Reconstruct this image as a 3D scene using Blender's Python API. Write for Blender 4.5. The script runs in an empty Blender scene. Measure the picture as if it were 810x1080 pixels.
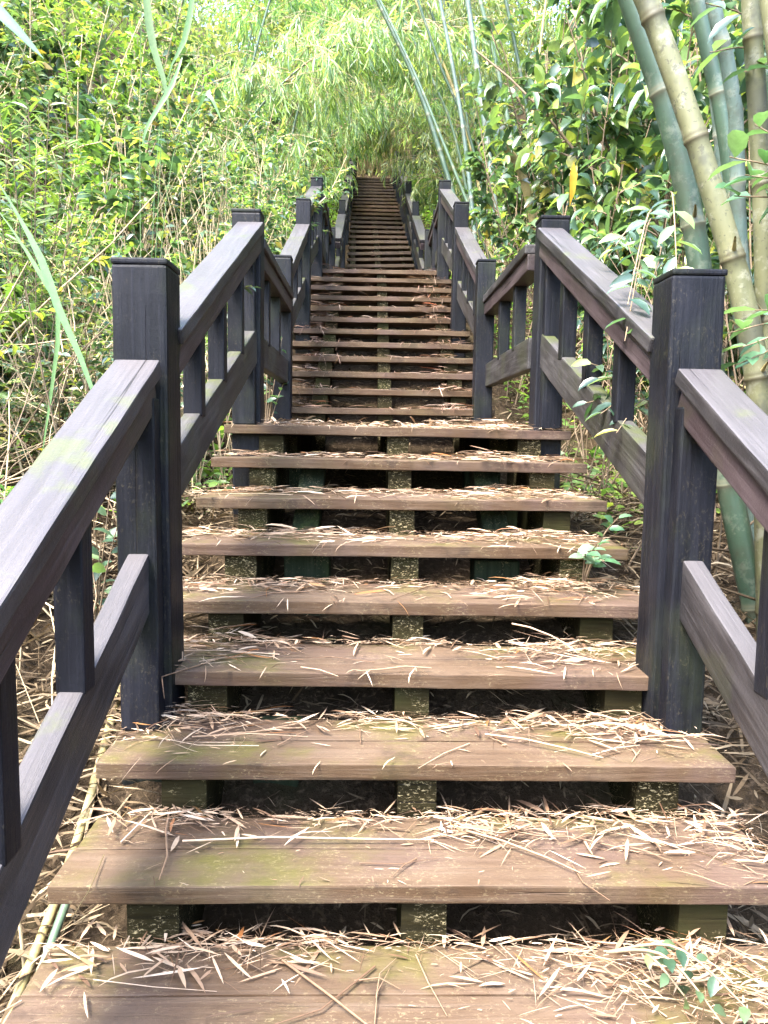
import bpy, bmesh, math, random
import numpy as np
from mathutils import Matrix, Vector
R = math.radians
rng = np.random.RandomState(7)
rnd = random.Random(11)
sc = bpy.context.scene
COL = sc.collection

# ------------------------------------------------------------------ scene dimensions
RISE, RUN, TH, DEP = 0.1328, 0.26884, 0.0388, 0.280      # lower and middle flight
Z9, Y9 = 9 * RISE, 9 * RUN                               # first landing
Y10 = 3.95                                               # foot of the middle flight
Z21, Y21 = Z9 + 12 * RISE, Y10 + 11 * RUN                # second landing
Y22 = 8.52                                               # foot of the top flight
RISE3, RUN3, N3 = 0.148, 0.30, 25
YTOP = Y22 + N3 * RUN3
ZTOP = Z21 + N3 * RISE3

def stair_z(y):
    y = np.asarray(y, float)
    s = RISE / RUN
    z = np.where(y < Y9, y * s, Z9)
    z = np.where(y > Y10 - RUN, np.minimum(Z9 + (y - Y10 + RUN) * s, Z21), z)
    z = np.where(y > Y22 - RUN3, Z21 + (y - Y22 + RUN3) * RISE3 / RUN3, z)
    return np.where(y > YTOP + 1.0, ZTOP + (y - YTOP - 1.0) * .42 + .45, z)

def nz(x, y):
    return (np.sin(x * 1.7 + y * .9) * .5 + np.sin(x * .63 - y * 1.31 + 2) * .7 + np.sin(x * 3.3 + y * 2.7 + 1) * .25)

def ground_z(x, y):
    x = np.asarray(x, float); y = np.asarray(y, float)
    d = np.maximum(np.abs(x) - .95, 0)
    side = np.where(x < 0, .34, .30)
    up = side * d + .02 * d * d * (d < 8) + (d >= 8) * (1.28 + (d - 8) * .3)
    far = np.clip((d - .2) / 2, 0, 1)
    zz = stair_z(y)
    ys = [stair_z(y + k) for k in (-1.2, -.6, 0, .6, 1.2)]
    zz = zz * (1 - far) + sum(ys) / 5 * far
    return zz - .27 - (.10 * np.clip((1.1 - y) / .3, 0, 1) + .13 * np.clip((y - 1.6) / .3, 0, 1) * (y < 4)) * (1 - far) + up + nz(x, y) * (.025 + .09 * far) + .012 * np.sin(x * 23 + y * 17)  # soil under the steps sunk deeper to darken the gaps between treads

# ------------------------------------------------------------------ materials
def new_mat(name):
    m = bpy.data.materials.new(name); m.use_nodes = True
    nt = m.node_tree; nt.nodes.clear()
    out = nt.nodes.new('ShaderNodeOutputMaterial')
    return m, nt, out

def N(nt, t, **kw):
    n = nt.nodes.new('ShaderNode' + t)
    for k, v in kw.items():
        if k in n.inputs.keys(): n.inputs[k].default_value = v
        else: setattr(n, k, v)
    return n

def ramp(nt, fac, stops, interp='LINEAR'):
    r = nt.nodes.new('ShaderNodeValToRGB'); r.color_ramp.interpolation = interp
    e = r.color_ramp.elements
    while len(e) < len(stops): e.new(.5)
    for el, (p, c) in zip(e, stops):
        el.position = p; el.color = (c[0], c[1], c[2], 1) if len(c) == 3 else c
    nt.links.new(fac, r.inputs[0]); return r.outputs[0]

def mix(nt, fac, a, b, mode='MIX'):
    n = nt.nodes.new('ShaderNodeMix'); n.data_type = 'RGBA'; n.blend_type = mode
    for s, v in ((n.inputs[0], fac), (n.inputs[6], a), (n.inputs[7], b)):
        if hasattr(v, 'links'): nt.links.new(v, s)
        else: s.default_value = v if isinstance(v, float) else (v[0], v[1], v[2], 1)
    return n.outputs[2]

def math_n(nt, op, a, b=0.0, clamp=False):
    n = nt.nodes.new('ShaderNodeMath'); n.operation = op; n.use_clamp = clamp
    for s, v in ((n.inputs[0], a), (n.inputs[1], b)):
        if hasattr(v, 'links'): nt.links.new(v, s)
        else: s.default_value = v
    return n.outputs[0]

def noise(nt, vec, scale, detail=4, rough=.55, dist=0.0):
    n = nt.nodes.new('ShaderNodeTexNoise')
    n.inputs['Scale'].default_value = scale; n.inputs['Detail'].default_value = detail
    n.inputs['Roughness'].default_value = rough; n.inputs['Distortion'].default_value = dist
    nt.links.new(vec, n.inputs['Vector']); return n.outputs[0]

def wood(name, dark, mid, worn, rough=.5, moss=.0, worn_amt=.5, mosscol=(.10, .13, .035), spec=.4, speck=.0, worntop=.0, stain=.0, crk=.8, mossedge=(.47, .70)):
    m, nt, out = new_mat(name)
    tc = N(nt, 'TexCoord'); oi = N(nt, 'ObjectInfo')
    off = nt.nodes.new('ShaderNodeVectorMath'); off.operation = 'ADD'
    cmb = N(nt, 'CombineXYZ')
    sx = math_n(nt, 'MULTIPLY', oi.outputs['Random'], 37.0)
    nt.links.new(sx, cmb.inputs[0]); nt.links.new(sx, cmb.inputs[1])
    nt.links.new(tc.outputs['Object'], off.inputs[0]); nt.links.new(cmb.outputs[0], off.inputs[1])
    v = off.outputs[0]
    mp = N(nt, 'Mapping'); mp.inputs['Scale'].default_value = (1.6, 34, 34); nt.links.new(v, mp.inputs['Vector'])
    grain = noise(nt, mp.outputs[0], 1.6, 6, .65, .6)
    mp2 = N(nt, 'Mapping'); mp2.inputs['Scale'].default_value = (2.2, 5, 5); nt.links.new(v, mp2.inputs['Vector'])
    blot = noise(nt, mp2.outputs[0], 1.0, 5, .6)
    fine = noise(nt, v, 95, 3, .7)
    c = ramp(nt, grain, [(.25, dark), (.5, mid), (.8, worn)])
    c = mix(nt, math_n(nt, 'MULTIPLY', ramp_f(nt, blot, .45, .68), worn_amt), c, worn)
    c = mix(nt, .35, c, mix(nt, 1.0, c, ramp(nt, blot, [(.3, (.55, .52, .5)), (.7, (1.35, 1.32, 1.3))]), 'MULTIPLY'))
    geo = N(nt, 'NewGeometry'); sep = N(nt, 'SeparateXYZ'); nt.links.new(geo.outputs['Normal'], sep.inputs[0])
    up = ramp_f(nt, sep.outputs[2], .55, .85)
    if worntop:
        c = mix(nt, math_n(nt, 'MULTIPLY', up, worntop), c, mix(nt, grain, worn, (worn[0] * 1.5, worn[1] * 1.5, worn[2] * 1.5)))
    mc = N(nt, 'Mapping'); mc.inputs['Scale'].default_value = (1.1, 60, 60); nt.links.new(v, mc.inputs['Vector'])
    crack = ramp_f(nt, noise(nt, mc.outputs[0], 1.3, 3, .5, .3), .33, .27)
    c = mix(nt, math_n(nt, 'MULTIPLY', crack, crk), c, (.006, .005, .005))
    scuff = math_n(nt, 'MULTIPLY', ramp_f(nt, noise(nt, mp.outputs[0], 4.5, 4, .8), .62, .72), .7 * crk)
    c = mix(nt, scuff, c, worn)
    if stain:
        sn = noise(nt, v, 1.7, 5, .6, .4); s2 = noise(nt, v, 6.5, 6, .7)
        c = mix(nt, math_n(nt, 'MULTIPLY', ramp_f(nt, sn, .48, .62), .55 * stain), c, (.070, .046, .041))
        c = mix(nt, math_n(nt, 'MULTIPLY', ramp_f(nt, s2, .54, .68), .6 * stain), c, (.026, .018, .014))
    if moss:
        mn = noise(nt, tc.outputs['Object'] if False else v, 3.2, 5, .62)
        f = math_n(nt, 'MULTIPLY', ramp_f(nt, mn, *mossedge), moss)
        f2 = math_n(nt, 'MULTIPLY', f, math_n(nt, 'ADD', math_n(nt, 'MULTIPLY', up, .8), .2))
        c = mix(nt, f2, c, mix(nt, fine, mosscol, (mosscol[0] * 1.8, mosscol[1] * 1.7, mosscol[2] * 1.5)))
    if speck:
        mv = N(nt, 'Mapping'); mv.inputs['Scale'].default_value = (1, 1.6, 2.4); mv.inputs['Rotation'].default_value = (.5, .7, .9); nt.links.new(v, mv.inputs['Vector'])
        f = math_n(nt, 'MULTIPLY', ramp_f(nt, noise(nt, mv.outputs[0], 90, 4, .75, .8), .565, .61), speck)
        f = math_n(nt, 'MULTIPLY', f, ramp_f(nt, noise(nt, v, 6, 4, .7), .44, .58))
        c = mix(nt, f, c, (.34, .28, .16))
    b = N(nt, 'BsdfPrincipled'); nt.links.new(c, b.inputs['Base Color'])
    rr = math_n(nt, 'ADD', math_n(nt, 'MULTIPLY', blot, .4), rough - .2, True)
    nt.links.new(rr, b.inputs['Roughness']); b.inputs['Specular IOR Level'].default_value = spec
    bp = N(nt, 'Bump'); bp.inputs['Strength'].default_value = .55; bp.inputs['Distance'].default_value = .005
    nt.links.new(math_n(nt, 'SUBTRACT', math_n(nt, 'ADD', grain, math_n(nt, 'MULTIPLY', fine, .3)), math_n(nt, 'MULTIPLY', crack, .9)), bp.inputs['Height'])
    nt.links.new(bp.outputs[0], b.inputs['Normal']); nt.links.new(b.outputs[0], out.inputs[0])
    return m

def ramp_f(nt, v, a, b):
    n = nt.nodes.new('ShaderNodeMapRange'); n.interpolation_type = 'SMOOTHSTEP'
    n.inputs['From Min'].default_value = a; n.inputs['From Max'].default_value = b
    if a > b:
        n.inputs['From Min'].default_value = b; n.inputs['From Max'].default_value = a
        n.inputs['To Min'].default_value = 1; n.inputs['To Max'].default_value = 0
    nt.links.new(v, n.inputs['Value']); return n.outputs['Result']

def leaf_mat(name, stops, rough=.42, trans=.35, spec=.5, tcol=(1.25, 1.35, .6)):
    m, nt, out = new_mat(name)
    geo = N(nt, 'NewGeometry'); oi = N(nt, 'ObjectInfo')
    c = ramp(nt, geo.outputs['Random Per Island'], stops)
    hsv = N(nt, 'HueSaturation'); nt.links.new(c, hsv.inputs['Color'])
    nt.links.new(math_n(nt, 'ADD', math_n(nt, 'MULTIPLY', oi.outputs['Random'], .05), .475), hsv.inputs['Hue'])
    nt.links.new(math_n(nt, 'ADD', math_n(nt, 'MULTIPLY', oi.outputs['Random'], .5), .78), hsv.inputs['Value'])
    tc = N(nt, 'TexCoord')
    nn = noise(nt, tc.outputs['Object'], 60, 2)
    c = mix(nt, .35, hsv.outputs[0], mix(nt, 1.0, hsv.outputs[0], ramp(nt, nn, [(.3, (.6, .6, .6)), (.7, (1.4, 1.4, 1.4))]), 'MULTIPLY'))
    b = N(nt, 'BsdfPrincipled'); nt.links.new(c, b.inputs['Base Color'])
    b.inputs['Roughness'].default_value = rough; b.inputs['Specular IOR Level'].default_value = spec
    if trans:
        t = N(nt, 'BsdfTranslucent'); nt.links.new(mix(nt, 1.0, c, tcol, 'MULTIPLY'), t.inputs['Color'])
        ms = N(nt, 'MixShader'); ms.inputs[0].default_value = trans
        nt.links.new(b.outputs[0], ms.inputs[1]); nt.links.new(t.outputs[0], ms.inputs[2]); nt.links.new(ms.outputs[0], out.inputs[0])
    else: nt.links.new(b.outputs[0], out.inputs[0])
    return m

def plain(name, c1, c2, scale=12, rough=.7, spec=.3, stretch=(1, 1, 1), bump=.2):
    m, nt, out = new_mat(name)
    tc = N(nt, 'TexCoord'); mp = N(nt, 'Mapping'); mp.inputs['Scale'].default_value = stretch
    nt.links.new(tc.outputs['Object'], mp.inputs['Vector'])
    n = noise(nt, mp.outputs[0], scale, 5, .6)
    b = N(nt, 'BsdfPrincipled'); nt.links.new(ramp(nt, n, [(.3, c1), (.7, c2)]), b.inputs['Base Color'])
    b.inputs['Roughness'].default_value = rough; b.inputs['Specular IOR Level'].default_value = spec
    bp = N(nt, 'Bump'); bp.inputs['Strength'].default_value = bump; bp.inputs['Distance'].default_value = .01
    nt.links.new(n, bp.inputs['Height']); nt.links.new(bp.outputs[0], b.inputs['Normal'])
    nt.links.new(b.outputs[0], out.inputs[0]); return m

def culm_mat(name, c1, c2, ring, lichen=.3, rough=.4):
    m, nt, out = new_mat(name)
    tc = N(nt, 'TexCoord'); at = N(nt, 'Attribute', attribute_name='node')
    mp = N(nt, 'Mapping'); mp.inputs['Scale'].default_value = (6, 6, 1); nt.links.new(tc.outputs['Object'], mp.inputs['Vector'])
    n1 = noise(nt, mp.outputs[0], 3, 5, .6); n2 = noise(nt, tc.outputs['Object'], 16, 5, .7)
    c = ramp(nt, n1, [(.3, c1), (.7, c2)])
    c = mix(nt, math_n(nt, 'MULTIPLY', ramp_f(nt, n2, .52, .66), lichen), c, mix(nt, .6, c, (.30, .30, .24)))
    n3 = noise(nt, tc.outputs['Object'], 7, 4, .7)
    c = mix(nt, math_n(nt, 'MULTIPLY', ramp_f(nt, n3, .50, .66), lichen), c, (.05, .052, .034))
    n4 = noise(nt, tc.outputs['Object'], 55, 3, .7)
    c = mix(nt, math_n(nt, 'MULTIPLY', ramp_f(nt, n4, .58, .66), lichen * .8), c, (.04, .04, .028))
    c = mix(nt, at.outputs['Fac'], c, ring)
    b = N(nt, 'BsdfPrincipled'); nt.links.new(c, b.inputs['Base Color']); b.inputs['Roughness'].default_value = rough
    bp = N(nt, 'Bump'); bp.inputs['Strength'].default_value = .12; bp.inputs['Distance'].default_value = .004
    nt.links.new(n2, bp.inputs['Height']); nt.links.new(bp.outputs[0], b.inputs['Normal'])
    nt.links.new(b.outputs[0], out.inputs[0]); return m

M = {}
M['post'] = wood('dark_post_wood', (.0018, .002, .0034), (.0038, .0042, .0068), (.013, .0135, .019), .50, moss=.25, worn_amt=.30, spec=.15, speck=.06)
M['rail'] = wood('worn_rail_wood', (.010, .0093, .0105), (.021, .0195, .021), (.062, .057, .060), .42, moss=.45, worn_amt=.45, spec=.24, worntop=.6, mosscol=(.050, .062, .018), mossedge=(.55, .64))
M['mossrail'] = wood('mossy_rail_wood', (.010, .0095, .010), (.021, .0195, .0205), (.062, .058, .058), .48, moss=.85, worn_amt=.5, spec=.22, worntop=.5, mosscol=(.034, .042, .013), mossedge=(.46, .62))
M['beam'] = wood('brown_rail_wood', (.013, .009, .010), (.028, .019, .021), (.060, .045, .048), .5, moss=.3, worn_amt=.45, spec=.25)
M['tread'] = wood('brown_tread_wood', (.038, .0210, .0115), (.063, .0385, .0220), (.088, .064, .046), .52, moss=.85, worn_amt=.45, mosscol=(.052, .050, .014), speck=.26, worntop=.28, stain=.9, crk=.35, spec=.14)
M['stringer'] = wood('mossy_stringer_wood', (.006, .005, .003), (.014, .0115, .005), (.030, .026, .012), .8, moss=.9, spec=.05, worn_amt=.35, mosscol=(.030, .045, .012), speck=.8)
M['pier'] = wood('green_stained_wood', (.008, .011, .007), (.016, .023, .013), (.034, .04, .026), .8, spec=.05, moss=.6, worn_amt=.3, speck=.3)
M['litter'] = leaf_mat('dry_leaf_litter', [(0, (.05, .028, .016)), (.16, (.14, .085, .048)), (.36, (.27, .185, .115)), (.75, (.39, .29, .19)), (.92, (.47, .38, .28)), (.955, (.24, .095, .025)), (1, (.12, .10, .045))], .6, .15, .3, (1.1, 1, .8))
M['groundlitter'] = leaf_mat('brown_ground_litter', [(0, (.03, .018, .01)), (.4, (.085, .055, .034)), (.8, (.17, .12, .078)), (1, (.30, .225, .155))], .7, .1, .2, (1.1, 1, .8))
M['stalk'] = plain('dry_stalk', (.30, .22, .12), (.50, .40, .25), 9, .7, .3, (1, 1, .2))
M['twig'] = plain('brown_twig', (.12, .085, .055), (.26, .19, .12), 14, .8)
M['leaf_mid'] = leaf_mat('mid_green_leaf', [(0, (.030, .066, .040)), (.3, (.058, .108, .064)), (.6, (.092, .155, .080)), (.80, (.15, .23, .085)), (.93, (.27, .345, .09)), (.985, (.42, .40, .10)), (1, (.45, .33, .08))], .30, .40, .7)
M['leaf_dark'] = leaf_mat('glossy_dark_leaf', [(0, (.022, .052, .034)), (.35, (.050, .096, .062)), (.62, (.092, .148, .088)), (.82, (.16, .225, .09)), (.95, (.27, .33, .10)), (1, (.36, .32, .14))], .28, .42, .8)
M['leaf_lime'] = leaf_mat('lime_green_leaf', [(0, (.08, .17, .045)), (.5, (.15, .27, .06)), (.9, (.26, .38, .08)), (1, (.40, .42, .10))], .38, .48, .6)
M['leaf_bamboo'] = leaf_mat('pale_bamboo_leaf', [(0, (.11, .18, .10)), (.4, (.21, .31, .15)), (.75, (.33, .44, .17)), (.93, (.47, .52, .19)), (1, (.48, .40, .18))], .36, .55, .6)
M['blade'] = leaf_mat('long_blade', [(0, (.10, .20, .08)), (1, (.17, .28, .11))], .4, .4)
M['palm'] = leaf_mat('palm_blade', [(0, (.03, .09, .06)), (1, (.07, .16, .08))], .4, .3)
M['sprig'] = leaf_mat('bluish_young_leaf', [(0, (.06, .15, .08)), (.6, (.12, .22, .13)), (1, (.2, .32, .18))], .35, .3, .6)
M['orange'] = leaf_mat('orange_dying_leaf', [(0, (.55, .30, .03)), (1, (.6, .36, .05))], .5, .4, .3, (1.2, 1, .6))
M['culm_green'] = culm_mat('green_culm', (.030, .058, .040), (.055, .095, .058), (.15, .15, .10), .4)
M['culm_tan'] = culm_mat('yellow_tan_culm', (.085, .088, .042), (.150, .150, .078), (.07, .06, .03), .75, .55)
M['culm_blue'] = culm_mat('bluish_culm', (.065, .10, .085), (.11, .155, .135), (.22, .22, .17), .5)
M['culm_far'] = culm_mat('far_green_culm', (.055, .095, .062), (.10, .15, .095), (.2, .2, .13), .35)
M['drycane'] = culm_mat('straw_cane', (.19, .15, .055), (.36, .29, .12), (.16, .12, .05), .5, .7)

# ------------------------------------------------------------------ object helpers
def link(o, parent=None):
    COL.objects.link(o)
    if parent is not None:
        o.parent = parent
        o.matrix_parent_inverse = Matrix.Translation(-Vector(parent.location)) if parent.parent is None else (parent.matrix_parent_inverse @ Matrix.Identity(4) if False else Matrix.Identity(4))
    return o

def tag(o, label=None, cat=None, group=None, kind=None):
    if label: o['label'] = label
    if cat: o['category'] = cat
    if group: o['group'] = group
    if kind: o['kind'] = kind
    return o

def empty(name, loc=(0, 0, 0)):
    o = bpy.data.objects.new(name, None); o.empty_display_size = .1; o.location = loc
    return link(o)

def mesh_obj(name, verts, faces, mat, parent=None, smooth=False, attrs=None):
    me = bpy.data.meshes.new(name)
    v = np.asarray(verts, np.float32).reshape(-1, 3)
    if isinstance(faces, np.ndarray): fl = [faces]
    elif len(faces) and isinstance(faces[0], np.ndarray): fl = [f for f in faces if len(f)]
    else: fl = None
    if fl is not None:
        me.vertices.add(len(v)); me.vertices.foreach_set('co', v.ravel())
        idx = np.concatenate([f.ravel() for f in fl]).astype(np.int32)
        sizes = np.concatenate([np.full(len(f), f.shape[1], np.int32) for f in fl])
        st = np.concatenate([[0], np.cumsum(sizes)[:-1]]).astype(np.int32)
        me.loops.add(len(idx)); me.loops.foreach_set('vertex_index', idx)
        me.polygons.add(len(sizes)); me.polygons.foreach_set('loop_start', st); me.polygons.foreach_set('loop_total', sizes)
        me.update(calc_edges=True); me.validate()
    else:
        me.from_pydata([tuple(map(float, p)) for p in v], [], faces)
    if smooth: me.polygons.foreach_set('use_smooth', np.ones(len(me.polygons), bool))
    if attrs:
        for k, a in attrs.items():
            at = me.attributes.new(k, 'FLOAT', 'POINT'); at.data.foreach_set('value', np.asarray(a, np.float32))
    me.materials.append(mat)
    return link(bpy.data.objects.new(name, me), parent)

def boxes_mesh(name, boxes, bevel, wob=.0014):
    """boxes: list of (cx,cy,cz,sx,sy,sz) in local space"""
    bm = bmesh.new()
    for b in boxes:
        r = bmesh.ops.create_cube(bm, size=1.0, matrix=Matrix.Translation(b[:3]) @ Matrix.Diagonal((b[3], b[4], b[5], 1)))
    if bevel:
        bmesh.ops.bevel(bm, geom=bm.edges[:], offset=bevel, segments=2, profile=.6, affect='EDGES', clamp_overlap=True)
    L = max(b[3] for b in boxes)
    if L > .5 and wob:
        k = int(L / .07)
        for i in range(1, k):
            xx = -L / 2 + L * i / k
            bmesh.ops.bisect_plane(bm, geom=bm.verts[:] + bm.edges[:] + bm.faces[:], plane_co=(xx, 0, 0), plane_no=(1, 0, 0))
        ph = [rnd.uniform(0, 6.28) for _ in range(8)]
        for v in bm.verts:
            x = v.co.x
            sg = 1 if v.co.z > 0 else -1
            v.co.z += wob * (math.sin(x * 3.1 + ph[0]) * .8 + math.sin(x * 9 + ph[1] + v.co.y * 14) * .4 + rnd.uniform(-.3, .3))
            v.co.y += wob * (math.sin(x * 4.3 + ph[2]) * .8 + math.sin(x * 23 + ph[3] + sg) * .4 + rnd.uniform(-.35, .35))
    me = bpy.data.meshes.new(name); bm.to_mesh(me); bm.free()
    return me

def world_parent(o, parent, mw):
    """place o so that its world matrix is mw under a thing (or a part of a thing)"""
    o.parent = parent
    w = Matrix.Identity(4); p = parent; chain = []
    while p is not None: chain.append(p); p = p.parent
    for q in reversed(chain): w = w @ q.matrix_parent_inverse @ q.matrix_basis if q.parent else q.matrix_basis
    o.matrix_parent_inverse = Matrix.Identity(4)
    o.matrix_basis = w.inverted() @ mw

def frame(p0, p1, zh):
    p0, p1 = Vector(p0), Vector(p1); x = (p1 - p0).normalized(); z = Vector(zh)
    y = z.cross(x).normalized(); z = x.cross(y)
    m = Matrix((x, y, z)).transposed().to_4x4(); m.translation = (p0 + p1) / 2
    return m, (p1 - p0).length

def beam(name, p0, p1, w, h, mat, parent, bevel=.006, zh=(0, 0, 1)):
    m, L = frame(p0, p1, zh)
    me = boxes_mesh(name, [(0, 0, 0, L, w, h)], bevel); me.materials.append(mat)
    o = bpy.data.objects.new(name, me); COL.objects.link(o)
    world_parent(o, parent, m)
    return o

def post(parent, x, y, z0, z1, s=.137, cap=True, lean=0.0):
    o = beam('post', (x, y, z0), (x + lean, y, z1), s, s, M['post'], parent, .008, (0, -1, 0))
    if cap:
        beam('post_cap', (x + lean, y, z1), (x + lean, y, z1 + .016), s + .003, s + .003, M['post'], o, .005, (0, -1, 0))
    return o

# generic vectorised leaf cloud
def tmpl_broad():
    t = np.array([0, .28, .28, .28, .6, .6, .6, .86, .86, .86, 1.0])
    s = np.array([0, -.42, 0, .42, -.48, 0, .48, -.24, 0, .24, 0])
    h = np.array([0, .07, -.01, .07, .03, -.06, .03, -.09, -.14, -.09, -.22])
    f3 = np.array([[0, 2, 1], [0, 3, 2], [7, 8, 10], [8, 9, 10]])
    f4 = np.array([[1, 2, 5, 4], [2, 3, 6, 5], [4, 5, 8, 7], [5, 6, 9, 8]])
    return t, s, h, f3, f4
def tmpl_lance():
    t = np.array([0, .3, .3, .3, .68, .68, .68, 1.0])
    s = np.array([0, -.5, 0, .5, -.36, 0, .36, 0])
    h = np.array([0, .02, -.02, .02, -.05, -.08, -.05, -.22])
    f3 = np.array([[0, 2, 1], [0, 3, 2], [4, 5, 7], [5, 6, 7]])
    f4 = np.array([[1, 2, 5, 4], [2, 3, 6, 5]])
    return t, s, h, f3, f4
def tmpl_tiny():
    t = np.array([0, .45, .45, 1.0]); s = np.array([0, -.5, .5, 0]); h = np.array([0, .05, .05, -.15])
    return t, s, h, np.array([[0, 2, 1], [1, 2, 3]]), np.zeros((0, 4), int)
def tmpl_curl():
    t = np.array([0, .25, .25, .5, .5, .78, .78, 1.0]); s = np.array([0, -.5, .5, -.5, .5, -.36, .36, 0])
    h = np.array([0, .03, .05, .09, .12, .07, .10, -.02])
    return t, s, h, np.array([[0, 2, 1], [5, 6, 7]]), np.array([[1, 2, 4, 3], [3, 4, 6, 5]])
T_BROAD, T_LANCE, T_TINY, T_CURL = tmpl_broad(), tmpl_lance(), tmpl_tiny(), tmpl_curl()

def unit(a): return a / np.maximum(np.linalg.norm(a, axis=-1, keepdims=True), 1e-9)

def cloud(P, D, U, L, W, T, bend=1.0):
    """P base points, D directions, U up hints, L lengths, W widths -> verts, [tri, quad]"""
    t, s, h, f3, f4 = T
    P, D, U = (np.asarray(a, float) for a in (P, D, U)); n = len(P)
    L = np.broadcast_to(np.asarray(L, float), (n,)); W = np.broadcast_to(np.asarray(W, float), (n,)); bend = np.broadcast_to(np.asarray(bend, float), (n,))
    D = unit(D); S = unit(np.cross(D, U)); U2 = np.cross(S, D)
    v = P[:, None] + D[:, None] * (L[:, None] * t)[..., None] + S[:, None] * (W[:, None] * s)[..., None] + U2[:, None] * ((L * bend)[:, None] * h)[..., None]
    k = len(t); off = (np.arange(n) * k)[:, None, None]
    return v.reshape(-1, 3), [(f3[None] + off).reshape(-1, 3), (f4[None] + off).reshape(-1, 4)]

def join(parts):
    V, F3, F4, o = [], [], [], 0
    for v, f in parts:
        V.append(v)
        for a in f:
            if a.shape[1] == 3: F3.append(a + o)
            else: F4.append(a + o)
        o += len(v)
    return np.concatenate(V), [np.concatenate(F3) if F3 else np.zeros((0, 3), int), np.concatenate(F4) if F4 else np.zeros((0, 4), int)]

def tube(pts, rad, sides=5, caps=True):
    pts = np.asarray(pts, float); n = len(pts); rad = np.broadcast_to(np.asarray(rad, float), (n,))
    tg = unit(np.gradient(pts, axis=0))
    ref = np.array([0.31, .95, .02]) if abs(tg[0][1]) < .8 else np.array([.95, .1, .3])
    a = unit(np.cross(tg, ref)); b = np.cross(tg, a)
    an = np.arange(sides) * 2 * math.pi / sides
    v = pts[:, None] + rad[:, None, None] * (a[:, None] * np.cos(an)[None, :, None] + b[:, None] * np.sin(an)[None, :, None])
    i = np.arange(n - 1)[:, None] * sides; j = np.arange(sides)[None]; j2 = (j + 1) % sides
    f = np.stack([i + j, i + j2, i + sides + j2, i + sides + j], -1).reshape(-1, 4)
    return v.reshape(-1, 3), [f]

def arc(p0, d, L, n=7, droop=0.3, wob=.05, r=rng):
    p = np.array(p0, float); d = unit(np.array(d, float)); out = [p.copy()]
    for k in range(n - 1):
        d = unit(d + np.array([0, 0, -droop / n]) + r.normal(0, wob, 3)); p = p + d * L / (n - 1); out.append(p.copy())
    return np.array(out)

def along(pts, t):
    x = t * (len(pts) - 1); i = min(int(x), len(pts) - 2); f = x - i
    return pts[i] * (1 - f) + pts[i + 1] * f, unit(pts[i + 1] - pts[i])

# ------------------------------------------------------------------ ground
xs = np.concatenate([np.linspace(-60, -6, 28), np.linspace(-5.6, 5.6, 113), np.linspace(6, 60, 28)])
ys = np.concatenate([np.linspace(-30, -4, 14), np.linspace(-3.6, 20, 237), np.linspace(20.6, 90, 36)])
X, Y = np.meshgrid(xs, ys)
Z = ground_z(X, np.clip(Y, -6, 60))
v = np.stack([X, Y, Z], -1).reshape(-1, 3)
a = (np.arange(len(ys) - 1)[:, None] * len(xs) + np.arange(len(xs) - 1)[None])
f = np.stack([a, a + 1, a + 1 + len(xs), a + len(xs)], -1).reshape(-1, 4)
m, nt, out = new_mat('forest_soil')
tc = N(nt, 'TexCoord'); n1 = noise(nt, tc.outputs['Object'], 2.3, 6, .65); n2 = noise(nt, tc.outputs['Object'], 45, 5, .7)
c = ramp(nt, n1, [(.3, (.018, .013, .009)), (.55, (.045, .032, .02)), (.75, (.035, .036, .017))])
c = mix(nt, ramp_f(nt, n2, .5, .7), c, (.11, .078, .05))
b = N(nt, 'BsdfPrincipled'); nt.links.new(c, b.inputs['Base Color']); b.inputs['Roughness'].default_value = .95; b.inputs['Specular IOR Level'].default_value = .05
bp = N(nt, 'Bump'); bp.inputs['Distance'].default_value = .02; nt.links.new(n2, bp.inputs['Height']); nt.links.new(bp.outputs[0], b.inputs['Normal'])
nt.links.new(b.outputs[0], out.inputs[0])
tag(mesh_obj('hillside', v, f, m, smooth=True), kind='structure')

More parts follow.
